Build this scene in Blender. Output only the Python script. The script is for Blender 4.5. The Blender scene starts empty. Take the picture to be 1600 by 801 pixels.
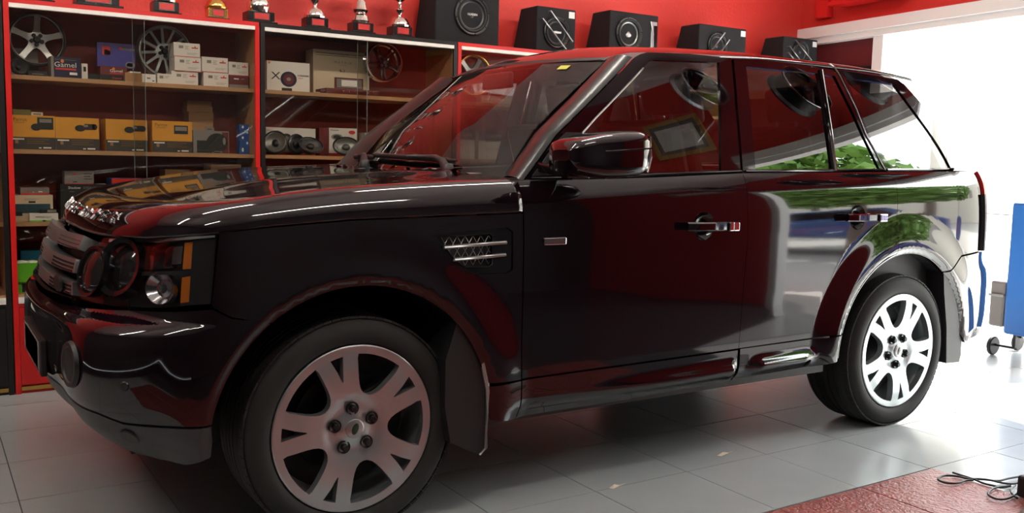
import bpy, bmesh, math, random
import numpy as np
from mathutils import Vector, Matrix, geometry
random.seed(7)
SCN = bpy.context.scene
COL = SCN.collection
PI = math.pi

# ------------------------------------------------------------------ camera
CAMP = np.array([-1.146, -3.5667, 1.227]); YAW, PITCH, ROLL, FPX = .5715, -.1054, .0229, 1452.
_f = np.array([math.sin(YAW)*math.cos(PITCH), math.cos(YAW)*math.cos(PITCH), math.sin(PITCH)])
_r = np.array([math.cos(YAW), -math.sin(YAW), 0.]); _u = np.cross(_r, _f)
_c, _s = math.cos(ROLL), math.sin(ROLL)
CR, CU, CF = _c*_r+_s*_u, -_s*_r+_c*_u, _f
cam = bpy.data.cameras.new('camera'); camo = bpy.data.objects.new('camera', cam); COL.objects.link(camo)
M3 = Matrix((CR, CU, -CF)).transposed()
camo.matrix_world = Matrix.Translation(Vector(CAMP)) @ M3.to_4x4()
cam.sensor_width = 36; cam.lens = FPX/1600*36; cam.clip_start = .05
SCN.camera = camo
def at(px, py, y):
    """world point on the plane y = const that a photograph pixel looks at"""
    d = CR*(px-800)/FPX - CU*(py-400.5)/FPX + CF
    return Vector(CAMP + d*((y-CAMP[1])/d[1]))

# ------------------------------------------------------------------ sky, sun, exposure
world = bpy.data.worlds.new('sky'); SCN.world = world; world.use_nodes = True
bg = world.node_tree.nodes['Background']; bg.inputs[0].default_value = (.93, .97, 1, 1); bg.inputs[1].default_value = 9.0
sun = bpy.data.lights.new('sun', 'SUN'); sun.energy = 26.; sun.angle = .01; sun.color = (1, .95, .88)
suno = bpy.data.objects.new('sun', sun); COL.objects.link(suno)
suno.rotation_euler = Vector((-.72, .28, -1.)).to_track_quat('-Z', 'Y').to_euler()
SCN.view_settings.view_transform = 'Standard'; SCN.view_settings.look = 'None'
SCN.view_settings.exposure = 0.48; SCN.view_settings.gamma = 1; SCN.view_settings.use_curve_mapping = False
TUBE = 48.0          # strength of the ceiling fluorescents

# ------------------------------------------------------------------ materials
def node(nt, t, **k):
    n = nt.nodes.new(t)
    for a, b in k.items(): setattr(n, a, b)
    return n
def mat(name, col, rough=.5, metal=0., coat=0., bump=0., bscale=40., mottle=0., mscale=6., spec=.5, emit=0., bdist=.004, rvar=0.):
    m = bpy.data.materials.new(name); m.use_nodes = True
    nt = m.node_tree; b = nt.nodes['Principled BSDF']
    b.inputs['Base Color'].default_value = (*col, 1); b.inputs['Roughness'].default_value = rough
    b.inputs['Metallic'].default_value = metal; b.inputs['Coat Weight'].default_value = coat
    b.inputs['Coat Roughness'].default_value = .02
    b.inputs['Specular IOR Level'].default_value = spec
    if emit:
        b.inputs['Emission Color'].default_value = (*col, 1); b.inputs['Emission Strength'].default_value = emit
    if bump or mottle or rvar:
        tc = node(nt, 'ShaderNodeTexCoord')
    if bump:
        n = node(nt, 'ShaderNodeTexNoise'); n.inputs['Scale'].default_value = bscale; n.inputs['Detail'].default_value = 4
        nt.links.new(tc.outputs['Object'], n.inputs['Vector'])
        bp = node(nt, 'ShaderNodeBump'); bp.inputs['Strength'].default_value = bump; bp.inputs['Distance'].default_value = bdist
        nt.links.new(n.outputs['Fac'], bp.inputs['Height']); nt.links.new(bp.outputs['Normal'], b.inputs['Normal'])
    if mottle:
        n = node(nt, 'ShaderNodeTexNoise'); n.inputs['Scale'].default_value = mscale; n.inputs['Detail'].default_value = 5
        nt.links.new(tc.outputs['Object'], n.inputs['Vector'])
        mx = node(nt, 'ShaderNodeMix', data_type='RGBA')
        mx.inputs['A'].default_value = (*[c*(1-mottle) for c in col], 1); mx.inputs['B'].default_value = (*[min(1, c*(1+mottle)) for c in col], 1)
        nt.links.new(n.outputs['Fac'], mx.inputs['Factor']); nt.links.new(mx.outputs['Result'], b.inputs['Base Color'])
    if rvar:
        n = node(nt, 'ShaderNodeTexNoise'); n.inputs['Scale'].default_value = 5; n.inputs['Detail'].default_value = 6
        nt.links.new(tc.outputs['Object'], n.inputs['Vector'])
        mr = node(nt, 'ShaderNodeMapRange'); mr.inputs['To Min'].default_value = max(0, rough-rvar); mr.inputs['To Max'].default_value = rough+rvar
        nt.links.new(n.outputs['Fac'], mr.inputs['Value']); nt.links.new(mr.outputs['Result'], b.inputs['Roughness'])
    return m
def pane_mat(name, tint, f0=.06, rough=0.):
    """thin sheet of glass: tinted see-through plus Schlick reflection, the same from both faces"""
    m = bpy.data.materials.new(name); m.use_nodes = True; nt = m.node_tree; nt.nodes.clear()
    out = node(nt, 'ShaderNodeOutputMaterial'); mix = node(nt, 'ShaderNodeMixShader')
    tr = node(nt, 'ShaderNodeBsdfTransparent'); tr.inputs[0].default_value = (*tint, 1)
    gl = node(nt, 'ShaderNodeBsdfGlossy'); gl.inputs['Roughness'].default_value = rough
    lw = node(nt, 'ShaderNodeLayerWeight'); lw.inputs[0].default_value = .5
    p = node(nt, 'ShaderNodeMath', operation='POWER'); p.inputs[1].default_value = 5
    ma = node(nt, 'ShaderNodeMath', operation='MULTIPLY_ADD'); ma.inputs[1].default_value = 1-f0; ma.inputs[2].default_value = f0
    nt.links.new(lw.outputs['Facing'], p.inputs[0]); nt.links.new(p.outputs[0], ma.inputs[0])
    nt.links.new(ma.outputs[0], mix.inputs[0]); nt.links.new(tr.outputs[0], mix.inputs[1]); nt.links.new(gl.outputs[0], mix.inputs[2])
    nt.links.new(mix.outputs[0], out.inputs[0])
    return m
M = dict(
    red=mat('red wall plaster', (.62, .036, .026), .55, bump=.35, bscale=55, bdist=.006),
    redpaint=mat('red lacquer', (.60, .014, .012), .3),
    redpanel=mat('red laminate', (.48, .012, .012), .35),
    greywall=mat('grey painted wall', (.05, .048, .05), .6),
    white=mat('white paint', (.80, .79, .76), .5),
    rail=mat('white aluminium rail', (.86, .82, .76), .4),
    ceiling=mat('ceiling paint', (.78, .72, .70), .8),
    black=mat('black lacquer', (.012, .010, .010), .3),
    wood=mat('beech laminate', (.42, .23, .11), .5, mottle=.12, mscale=9),
    backpanel=mat('brown red back panel', (.30, .045, .03), .6),
    tile=mat('grey porcelain tile', (.42, .45, .45), .22, mottle=.10, mscale=2.3, rvar=.08),
    grout=mat('dark grout', (.05, .05, .05), .8),
    darkfloor=mat('dark unseen floor', (.045, .045, .047), .35, mottle=.2, mscale=2.),
    mat_red=mat('red rubber tile', (.30, .062, .048), .30, bump=1., bscale=70, bdist=.012, spec=.6),
    paint=mat('aubergine black car paint', (.0065, .0028, .0048), .05, spec=.5, coat=.45),
    gloss=mat('gloss black plastic', (.006, .006, .007), .12),
    plastic=mat('black plastic', (.014, .014, .015), .45),
    greyplastic=mat('dark grey plastic', (.035, .037, .04), .45),
    satinblack=mat('satin black trim', (.016, .018, .018), .28),
    rubber=mat('tyre rubber', (.016, .015, .014), .75, mottle=.2, mscale=14),
    alloy=mat('brushed silver alloy', (.50, .535, .55), .33, metal=.85, mottle=.08, mscale=9),
    chrome=mat('chrome', (.82, .82, .82), .08, metal=1.),
    satin=mat('satin silver', (.45, .45, .45), .35, metal=.9),
    darkmetal=mat('dark metal', (.05, .05, .05), .4, metal=.9),
    darkglass=mat('dark lamp glass', (.012, .011, .011), .08, spec=.9),
    amber=mat('amber lens', (.62, .17, .012), .2),
    lamp=mat('lamp reflector', (.55, .55, .57), .18, metal=1.),
    gold=mat('gold', (.80, .48, .13), .18, metal=1.),
    silver=mat('silver plate', (.85, .80, .74), .12, metal=1.),
    plaque=mat('red plaque', (.55, .03, .03), .35),
    blackbase=mat('black marble', (.015, .012, .012), .2),
    carpet=mat('black speaker carpet', (.010, .010, .011), .95, bump=.5, bscale=300, bdist=.002),
    cone=mat('grey speaker cone', (.045, .045, .048), .4),
    cone_light=mat('silver speaker cone', (.30, .31, .30), .3, metal=.6),
    yellow=mat('yellow card', (.62, .28, .025), .5),
    darkcard=mat('charcoal card', (.045, .04, .036), .5),
    whitecard=mat('white card', (.68, .64, .60), .5),
    cream=mat('cream card', (.62, .50, .36), .5),
    tan=mat('brown card', (.33, .18, .08), .6),
    greycard=mat('grey card', (.20, .18, .17), .6),
    navy=mat('navy card', (.015, .018, .05), .35),
    blue=mat('blue card', (.03, .10, .34), .4),
    skyblue=mat('bright blue plastic', (.02, .22, .45), .4),
    violet=mat('violet blue film', (.07, .06, .26), .25),
    green=mat('bright green card', (.12, .50, .02), .5),
    olive=mat('olive card', (.14, .13, .03), .5),
    redcard=mat('red card', (.50, .03, .02), .45),
    maroon=mat('maroon card', (.12, .015, .018), .45),
    orange=mat('orange print', (.75, .22, .05), .5),
    ink=mat('black print', (.015, .014, .014), .6),
    inkgrey=mat('grey print', (.22, .20, .18), .6),
    inkwhite=mat('white print', (.75, .73, .70), .6),
    inkred=mat('red print', (.55, .04, .03), .6),
    inkgold=mat('gold print', (.16, .085, .02), .6),
    paper=mat('paper', (.75, .76, .74), .7),
    seat=mat('dark leather', (.02, .018, .018), .5),
    dash=mat('dashboard vinyl', (.03, .028, .028), .6),
    brownwood=mat('pale wood frame', (.50, .30, .09), .5),
    asphalt=mat('pale paving', (.34, .33, .31), .8, mottle=.1),
    leaf=mat('tree foliage', (.10, .22, .03), .6, mottle=.5, mscale=3),
    bark=mat('bark', (.10, .07, .05), .9),
    bluecar=mat('blue car paint', (.02, .07, .22), .2, coat=1.),
    blueplastic=mat('blue steel', (.03, .16, .50), .4),
    render=mat('pale facade render', (.46, .43, .37), .8, mottle=.06),
    drygold=mat('dry leaf', (.80, .70, .56), .7),
    cable=mat('black cable', (.012, .012, .012), .5),
    tubes=mat('lit fluorescent diffuser', (1, .95, .86), .5, emit=TUBE),
    g_clear=pane_mat('cabinet glass', (.93, .92, .89), .045),
    g_front=pane_mat('windscreen glass', (.80, .83, .80), .085),
    g_door=pane_mat('tinted door glass', (.36, .36, .345), .21),
    g_priv=pane_mat('privacy glass', (.10, .095, .09), .19),
    pane_edge=mat('polished glass edge', (.20, .24, .23), .25),
    g_lens=pane_mat('headlamp lens', (.80, .80, .80), .05),
)

# ------------------------------------------------------------------ object helpers
def link(o, parent=None):
    COL.objects.link(o)
    if parent is not None: o.parent = parent
    return o
def tag(o, label=None, cat=None, group=None, kind=None):
    if label: o['label'] = label
    if cat: o['category'] = cat
    if group: o['group'] = group
    if kind: o['kind'] = kind
    return o
def empty(name, loc=(0, 0, 0), label=None, cat=None, group=None, rz=0.):
    o = bpy.data.objects.new(name, None); link(o); o.location = loc; o.rotation_euler.z = rz
    o.empty_display_size = .05
    return tag(o, label, cat, group)
def mobj(name, verts, faces, m, parent=None, smooth=False, sharp=None):
    me = bpy.data.meshes.new(name); me.from_pydata([tuple(v) for v in verts], [], faces); me.update()
    if m: me.materials.append(m)
    if smooth:
        me.shade_smooth()
        if sharp: me.set_sharp_from_angle(angle=math.radians(sharp))
    return link(bpy.data.objects.new(name, me), parent)
class MB:
    """collects shapes that become ONE mesh object"""
    def __init__(s): s.v = []; s.f = []
    def add(s, vs, fs):
        n = len(s.v); s.v += [tuple(v) for v in vs]; s.f += [tuple(n+i for i in f) for f in fs]; return s
    def box(s, x0, x1, y0, y1, z0, z1):
        return s.add([(x, y, z) for x in (x0, x1) for y in (y0, y1) for z in (z0, z1)],
                     [(0, 1, 3, 2), (4, 6, 7, 5), (0, 4, 5, 1), (2, 3, 7, 6), (0, 2, 6, 4), (1, 5, 7, 3)])
    def obox(s, c, X, Y, Z):
        c, X, Y, Z = map(Vector, (c, X, Y, Z))
        vs = [c+X*a+Y*b+Z*d for a in (-1, 1) for b in (-1, 1) for d in (-1, 1)]
        return s.add(vs, [(0, 1, 3, 2), (4, 6, 7, 5), (0, 4, 5, 1), (2, 3, 7, 6), (0, 2, 6, 4), (1, 5, 7, 3)])
    def lathe(s, prof, n=32, c=(0, 0, 0), axis='z', caps=True):
        """prof = list of (radius, height)"""
        vs = []; fs = []
        for r, h in prof:
            for i in range(n):
                a = 2*PI*i/n; p = (r*math.cos(a), r*math.sin(a), h)
                if axis == 'y': p = (p[0], -p[2], p[1])
                if axis == 'x': p = (p[2], p[0], p[1])
                vs.append((p[0]+c[0], p[1]+c[1], p[2]+c[2]))
        for k in range(len(prof)-1):
            for i in range(n):
                j = (i+1) % n; fs.append((k*n+i, k*n+j, (k+1)*n+j, (k+1)*n+i))
        if caps:
            if prof[0][0] > 1e-5: fs.append(tuple(range(n))[::-1])
            if prof[-1][0] > 1e-5: fs.append(tuple(range((len(prof)-1)*n, len(prof)*n)))
        return s.add(vs, fs)
    def tube(s, pts, r, n=8, closed=False):
        pts = [Vector(p) for p in pts]; vs = []; fs = []; L = len(pts); up = Vector((0, 0, 1))
        rr = r if isinstance(r, (list, tuple)) else [r]*L
        for i, p in enumerate(pts):
            a = pts[(i+1) % L] if closed or i+1 < L else p; b = pts[i-1] if closed or i > 0 else p
            t = (a-b).normalized(); k = t.cross(up)
            if k.length < 1e-3: k = t.cross(Vector((0, 1, 0)))
            k.normalize(); q = k.cross(t)
            for j in range(n):
                an = 2*PI*j/n; vs.append(p+k*(rr[i]*math.cos(an))+q*(rr[i]*math.sin(an)))
        for i in range(L if closed else L-1):
            for j in range(n):
                a, b = i*n+j, i*n+(j+1) % n; c, d = ((i+1) % L)*n+(j+1) % n, ((i+1) % L)*n+j
                fs.append((a, b, c, d))
        if not closed: fs += [tuple(range(n)), tuple(range((L-1)*n, L*n))[::-1]]
        return s.add(vs, fs)
    def build(s, name, m, parent=None, smooth=False, sharp=None, loc=None, rot=None, bevel=0.):
        o = mobj(name, s.v, s.f, m, parent, smooth, sharp)
        if loc is not None: o.location = loc
        if rot is not None: o.rotation_euler = rot
        if bevel:
            md = o.modifiers.new('b', 'BEVEL'); md.width = bevel; md.segments = 2; md.limit_method = 'ANGLE'
        return o
def copy_tree(o, parent=None):
    c = o.copy(); COL.objects.link(c)
    if parent is not None: c.parent = parent
    for ch in list(o.children): copy_tree(ch, c)
    return c
_txt = {}
def text(name, body, size, m, parent, loc, rot=(PI/2, 0, 0), align='CENTER', ext=.0008, sx=1.):
    key = (body, size, align, m.name, ext)
    if key not in _txt:
        cu = bpy.data.curves.new('t', 'FONT'); cu.body = body; cu.size = size; cu.align_x = align; cu.align_y = 'CENTER'
        cu.extrude = ext; cu.resolution_u = 2
        t = bpy.data.objects.new('t', cu); COL.objects.link(t)
        me = bpy.data.meshes.new_from_object(t); bpy.data.objects.remove(t)
        me.name = 'lettering'; me.materials.clear(); me.materials.append(m); _txt[key] = me
    o = bpy.data.objects.new(name, _txt[key]); link(o, parent); o.location = loc; o.rotation_euler = rot; o.scale = (sx, 1, 1)
    return o
def inpoly(px, py, poly):
    px = np.asarray(px); py = np.asarray(py); r = np.zeros(px.shape, bool); n = len(poly)
    for i in range(n):
        x0, y0 = poly[i]; x1, y1 = poly[(i+1) % n]
        if y0 == y1: continue
        c = ((y0 > py) != (y1 > py)) & (px < (x1-x0)*(py-y0)/(y1-y0)+x0); r ^= c
    return r
def densify(poly, st):
    out = []
    for i in range(len(poly)):
        a = np.array(poly[i], float); b = np.array(poly[(i+1) % len(poly)], float)
        n = max(1, int(math.ceil(np.hypot(*(b-a))/st)))
        out += [tuple(a+(b-a)*k/n) for k in range(n)]
    return out
def offset(poly, d):
    """move an outline inwards by d (counter-clockwise or clockwise)"""
    n = len(poly); A = sum(poly[i][0]*poly[(i+1) % n][1]-poly[(i+1) % n][0]*poly[i][1] for i in range(n)); sg = 1 if A > 0 else -1
    out = []
    for i in range(n):
        p0, p1, p2 = np.array(poly[i-1], float), np.array(poly[i], float), np.array(poly[(i+1) % n], float)
        a = (p1-p0)/max(1e-9, np.linalg.norm(p1-p0)); b = (p2-p1)/max(1e-9, np.linalg.norm(p2-p1))
        na = np.array([-a[1], a[0]])*sg; nb = np.array([-b[1], b[0]])*sg; h = na+nb; l = max(.35, h.dot(h)/2)
        out.append(tuple(p1+h/2*d/l))
    return out
def triangulate(poly, holes=(), ru=.03, rv=.014, dens=.016):
    loops = [densify(poly, dens)]+[densify(h, dens) for h in holes]
    pts = []; edges = []; lid = []
    for L in loops:
        n0 = len(pts); pts += L; edges += [(n0+i, n0+(i+1) % len(L)) for i in range(len(L))]; lid.append(list(range(n0, n0+len(L))))
    P0 = np.array(poly); us = np.arange(P0[:, 0].min()+ru*.5, P0[:, 0].max(), ru); vs = np.arange(P0[:, 1].min()+rv*.5, P0[:, 1].max(), rv)
    if len(us) and len(vs):
        U, V = np.meshgrid(us, vs); U = U+(np.arange(len(vs)) % 2)[:, None]*ru*.5
        U = U.ravel(); V = V.ravel(); ok = inpoly(U, V, loops[0])
        for h in loops[1:]: ok &= ~inpoly(U, V, h)
        B = np.array(pts); U, V = U[ok], V[ok]
        if len(U):
            dm = np.min(np.hypot((U[:, None]-B[None, :, 0])/ru, (V[:, None]-B[None, :, 1])/rv), axis=1)
            k = dm > .45; pts = pts+list(zip(U[k], V[k]))
    vo, eo, fo, ov, oe, of = geometry.delaunay_2d_cdt([Vector((float(a), float(b))) for a, b in pts], edges, [], 0, 1e-6)
    vo = np.array([(v.x, v.y) for v in vo]); F = np.array([f for f in fo if len(f) == 3])
    c = vo[F].mean(1); ok = inpoly(c[:, 0], c[:, 1], loops[0])
    for h in loops[1:]: ok &= ~inpoly(c[:, 0], c[:, 1], h)
    F = F[ok]
    # map input ids to output ids
    o2 = {}
    for i, l in enumerate(ov):
        for j in l: o2[j] = i
    L2 = [[o2[i] for i in l] for l in lid]
    return vo, F, L2
def panel(name, poly, f, m, parent, holes=(), ru=.03, rv=.008, dens=.014, skirt=.014, gap=.0022, sides=(-1, 1), join=False, lift=0., skirts=True):
    """sheet cut from the surface f(u,v)->(x, half width, z); both sides of the car unless told otherwise"""
    if gap:
        poly = offset(densify(poly, .05), gap)
    uv, F, loops = triangulate(poly, holes, ru, rv, dens)
    u, v = uv[:, 0], uv[:, 1]; e = 2e-3
    Q = f(u, v)
    du = f(u+e, v)-f(u-e, v); dv = f(u, v+e)-f(u, v-e); N = np.cross(du, dv); N /= np.linalg.norm(N, axis=1)[:, None]+1e-12
    sx = np.where(Q[:, 0] < -.45, -1., np.where(Q[:, 0] > 3.3, 1., 0.)); out = np.stack([sx, np.ones(len(Q)), .3+0*sx], 1)
    sgn = 1. if (np.einsum('ij,ij->i', N, out)).mean() > 0 else -1.
    N *= sgn; Q = Q+N*lift
    # orientation of triangles
    a, b, c = Q[F[:, 0]], Q[F[:, 1]], Q[F[:, 2]]
    if np.einsum('ij,ij->i', np.cross(b-a, c-a), N[F[:, 0]]).mean() < 0: F = F[:, ::-1]
    V = [tuple(q) for q in Q]; faces = [tuple(t) for t in F]; ln = [tuple(N[i]) for t in F for i in t]
    if skirts:
        S = Q-N*skirt
        for L in loops:
            n0 = len(V); V += [tuple(S[i]) for i in L]; k = len(L); n1 = len(V); V += [tuple(Q[i]) for i in L]
            ctr = None
            for i in range(k):
                j = (i+1) % k; A, B = L[i], L[j]; q = (n1+i, n1+j, n0+j, n0+i)
                fn = np.cross(Q[B]-Q[A], S[A]-Q[A]); fn /= np.linalg.norm(fn)+1e-12
                faces.append(q); ln += [tuple(fn)]*4
    obs = []
    def mk(VV, FF, LL):
        me = bpy.data.meshes.new(name); me.from_pydata(VV, [], FF); me.update(); me.materials.append(m); me.shade_smooth()
        me.normals_split_custom_set(LL)
        obs.append(link(bpy.data.objects.new(name, me), parent))
    near = ([(x, -w, z) for x, w, z in V], [f_[::-1] for f_ in faces], None)
    # normals follow loop order: reverse per face for the near side
    lnn = []; k = 0
    for f_ in faces:
        seg = ln[k:k+len(f_)]; k += len(f_); lnn += [(x, -y, z) for x, y, z in seg[::-1]]
    far = (V, faces, ln)
    if join:
        n0 = len(V); mk(near[0]+far[0], near[1]+[tuple(n0+i for i in f_) for f_ in far[1]], lnn+far[2])
    else:
        if -1 in sides: mk(near[0], near[1], lnn)
        if 1 in sides: mk(*far)
    return obs
def grid(fun, nu, nv):
    """vertices and quads of fun(i/nu, j/nv); zero-area quads dropped"""
    V = [tuple(fun(i/nu, j/nv)) for i in range(nu+1) for j in range(nv+1)]; F = []
    for i in range(nu):
        for j in range(nv):
            q = (i*(nv+1)+j, (i+1)*(nv+1)+j, (i+1)*(nv+1)+j+1, i*(nv+1)+j+1)
            a, b, c, d = (Vector(V[k]) for k in q)
            if ((c-a).cross(d-b)).length > 1e-9: F.append(q)
    return V, F

# ------------------------------------------------------------------ the setting
SCN.cycles.use_denoising = True
YW = 1.97; YF = 1.57            # back wall; front of the cabinets
def structure(name, mb, m, **k): return tag(mb.build(name, m, **k), kind='structure')
floor = structure('floor', MB().box(-4.5, 5.6, -5.75, 2.2, -.12, -.006), M['grout'])
TP = .4572; TX = .946; TY = -.928
tile_me = None
for i in range(-9, 9):
    for j in range(-3, 6):
        x0 = TX+i*TP; y0 = TY+j*TP
        if x0 > 4.9 or y0 > 1.55: continue
        if j < -1 and False: continue
        if j <= -2 and x0 < 2.30 and x0 > -2.6: continue           # the red rubber tiles lie there
        if tile_me is None:
            o = MB().box(.002, TP-.002, .002, TP-.002, -.02, 0).build('floor_tile', M['tile'], floor, bevel=0); tile_me = o.data
        else:
            o = link(bpy.data.objects.new('floor_tile', tile_me), floor)
        o.location = (x0, y0, random.uniform(-.0006, .0006))
rest = MB()
rest.box(-4.4, TX-9*TP+.0, -5.58, 1.9, -.02, -.001); rest.box(-4.4, 5.1, -5.58, TY-3*TP-.46, -.02, -.001)
tag(rest.build('workshop_floor', M['darkfloor'], floor), kind='structure')  # out of view; coloured dark so the lower doors mirror little brightness
structure('wall_back', MB().box(-4.5, 5.36, YW, YW+.15, 0, 3.5), M['red'])
structure('wall_left', MB().box(-4.65, -4.5, -5.75, 2.1, 0, 3.5), M['greywall'])
structure('wall_front', MB().box(-4.5, 5.1, -5.75, -5.6, 0, 3.5), M['greywall'])
structure('ceiling', MB().box(-4.6, 5.6, -5.75, 2.1, 3.5, 3.6), M['ceiling'])
# the end wall stands a little askew: origin at the back corner, local x runs towards the street corner
EX, EY = 5.32, YW; EANG = math.atan2(-1, -.12); EL = 7.7
endw = empty('wall_right', (EX, EY, 0), rz=EANG); tag(endw, kind='structure')
# opening from t=.78 to t=5.0 along the wall, 2.36 high, under a white beam
w = MB(); w.box(0, EL, .0, .16, 2.36, 3.5); w.box(5.45, EL, .0, .16, 0, 2.36)
w.build('wall_panel', M['red'], endw)
MB().box(0, 5.45, -.05, .14, 2.29, 2.375).build('beam', M['white'], endw)
MB().box(0, 5.45, -.02, .10, 2.24, 2.29).build('beam_lip', M['white'], endw)
MB().box(.0, .04, .02, .12, 0, 2.24).build('jamb', M['white'], endw)
MB().box(.80, .90, .0, .14, 0, 2.24).build('jamb', M['white'], endw)
MB().box(5.37, 5.45, .0, .14, 0, 2.24).build('jamb', M['white'], endw)
# narrow fixed light beside the opening: a dark red board with a black frame on it
MB().box(.04, .80, .06, .09, 0, 2.24).build('side_board', M['maroon'], endw)
b = MB(); b.box(.52, .79, .045, .06, 1.72, 2.02); b.build('notice_frame', M['black'], endw)
MB().box(.54, .66, .04, .046, 1.74, 1.88).build('notice_sheet', M['redpanel'], endw)
# red conduit box high on the end wall
t = empty('junction_box', (EX, EY, 0), 'red painted junction box with conduit above the white beam', 'junction box', rz=EANG)
MB().box(.22, .36, -.07, -.002, 2.44, 2.66).build('box_body', M['redpaint'], t, bevel=.006)
MB().tube([(.29, -.03, 2.66), (.29, -.03, 3.45)], .014).build('conduit', M['redpaint'], t, True)
t = empty('bulkhead_box', (EX-.01, EY, 0), 'red square boxed bulkhead on the end wall above the beam', 'bulkhead', rz=EANG)
MB().box(.50, 1.15, -.16, .0, 2.53, 3.05).build('bulkhead_body', M['redpaint'], t)
MB().box(.48, 1.17, -.17, .0, 2.50, 2.53).build('bulkhead_ledge', M['redpaint'], t)

# outside
out = MB().box(5.6, 40, -40, 30, -.15, -.02); out.box(-4.5, 5.6, -40, -5.75, -.15, -.02)
structure('street_paving', out, M['asphalt'])
fac = empty('street_facade', (24, -2, 0)); tag(fac, kind='structure')
MB().box(0, 1, -22, 16, 0, 7).build('facade_wall', M['render'], fac)
for k in range(7): MB().box(-.05, .0, -19+k*5, -17.6+k*5, 2.8, 4.6).build('shutter', M['greycard'], fac)

def tree(loc, h, r, label, seed):
    t = empty('street_tree', loc, label, 'tree', 'street trees outside')
    MB().tube([(0, 0, 0), (.05, .02, h*.35), (0, .1, h*.7)], [.14, .11, .06], 8).build('trunk', M['bark'], t, True)
    rn = random.Random(seed); v = []; f = []
    for k in range(2600):
        a = rn.uniform(0, 2*PI); c = rn.uniform(-1, 1); q = r*(rn.random()**.4); s = math.sqrt(1-c*c)
        p = Vector((q*s*math.cos(a), q*s*math.sin(a), h*.72+q*c*.8))
        d = Vector((rn.uniform(-1, 1), rn.uniform(-1, 1), rn.uniform(-.6, .6))).normalized()*.16
        e = d.cross(Vector((rn.uniform(-1, 1), rn.uniform(-1, 1), rn.uniform(-1, 1)))).normalized()*.09
        n = len(v); v += [p-d, p+e, p+d, p-e]; f.append((n, n+1, n+2, n+3))
    tag(mobj('foliage', v, f, M['leaf'], t), kind='stuff')
tree((9.6, -6.2, 0), 4.2, 1.7, 'leafy street tree mirrored in the rear door, nearest the shop', 1)
tree((13.5, -7.5, 0), 4.6, 1.9, 'leafy street tree mirrored in the rear side glass', 2)
tree((16.5, -12.5, 0), 5., 2.2, 'farther leafy street tree beyond the blue parked car', 3)

# ------------------------------------------------------------------ ceiling lights
for x, y, word in ((-2.6, -.1, 'far row, nearest the left wall'), (-.6, -.1, 'far row, over the car bonnet'), (1.4, -.1, 'far row, over the car roof'), (3.4, -.1, 'far row, nearest the open shopfront'),
                   (-2.2, -2.3, 'near row, nearest the left wall'), (.6, -2.3, 'near row, beside the front wing')):
    t = empty('ceiling_light', (x, y, 3.5), 'long hanging fluorescent light in the '+word, 'ceiling light', 'fluorescent ceiling lights')
    MB().box(-.66, .66, -.05, .05, -.36, -.32).build('housing', M['white'], t)
    MB().tube([(-.62, 0, -.39), (.62, 0, -.39)], .03, 10).build('tube', M['tubes'], t, True)
    for q in (-.5, .5): MB().tube([(q, 0, -.32), (q, 0, -.001)], .008, 6).build('hanger', M['white'], t)

# ------------------------------------------------------------------ car surfaces
def interp_s(x, xs, ys):
    xs = np.asarray(xs, float); ys = np.asarray(ys, float); h = np.diff(xs); d = np.diff(ys)/h
    m = np.zeros(len(xs)); m[0] = d[0]; m[-1] = d[-1]
    for i in range(1, len(xs)-1):
        if d[i-1]*d[i] > 0:
            w1 = 2*h[i]+h[i-1]; w2 = h[i]+2*h[i-1]; m[i] = (w1+w2)/(w1/d[i-1]+w2/d[i])
    x = np.clip(x, xs[0], xs[-1]); i = np.clip(np.searchsorted(xs, x)-1, 0, len(xs)-2)
    t = (x-xs[i])/h[i]; t2 = t*t; t3 = t2*t
    return (2*t3-3*t2+1)*ys[i]+(t3-2*t2+t)*h[i]*m[i]+(-2*t3+3*t2)*ys[i+1]+(t3-t2)*h[i]*m[i+1]
def smooth(a, b, x):
    t = np.clip((x-a)/(b-a), 0, 1); return t*t*(3-2*t)
SF=-.30; SR=3.15
def Wside(x): return .945-.012*((x-1.35)/1.65)**2
def _tab(a,b,n,x0,sgn):
    ph=np.linspace(0,np.pi/2,400)
    c=np.cos(ph)**(2/n); s=np.sin(ph)**(2/n)
    X=x0+sgn*a*s; Wd=b*c
    L=np.concatenate([[0],np.cumsum(np.hypot(np.diff(X),np.diff(Wd)))])
    return X,Wd,L
FX,FW,FL=_tab(.585,Wside(SF),2.6,SF,-1)
RX,RW,RL=_tab(.76,Wside(SR),2.6,SR,1)
SC=SF-FL[-1]; SE=SR+RL[-1]
def C(s):
    s=np.asarray(s,float)
    x=np.where(s<SF,np.interp(SF-s,FL,FX),np.where(s>SR,np.interp(s-SR,RL,RX),s))
    w=np.where(s<SF,np.interp(SF-s,FL,FW),np.where(s>SR,np.interp(s-SR,RL,RW),Wside(s)))
    return x,w
def Nrm(s):
    e=6e-3
    s=np.asarray(s,float); lo=np.maximum(s-e,SC); hi=np.minimum(s+e,SE)
    x0,w0=C(lo); x1,w1=C(hi); tx,tw=x1-x0,w1-w0; l=np.hypot(tx,tw)
    nx,nw=-tw/l,tx/l
    at=(s-SC<1e-6); nx=np.where(at,-1,nx); nw=np.where(at,0,nw)
    return nx,nw
SIDEZ=[.25,.30,.345,.37,.40,.46,.50,.60,.70,.90,1.00,1.04,1.08,1.115,1.15,1.18]
SIDEI=[.11,.075,.045,.024,.016,.014,.014,.014,.013,.014,.0185,.023,.031,.046,.068,.095]
FRZ=[.20,.25,.30,.36,.42,.50,.58,.66,.70,.725,.74,.76,.82,.90,.97,1.02,1.1]
FRI=[.30,.24,.17,.09,.035,.006,0,.006,.022,.055,.100,.118,.128,.15,.185,.22,.30]
REZ=[.25,.32,.40,.50,.62,.70,.74,.78,.90,1.05,1.15,1.2]
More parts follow.
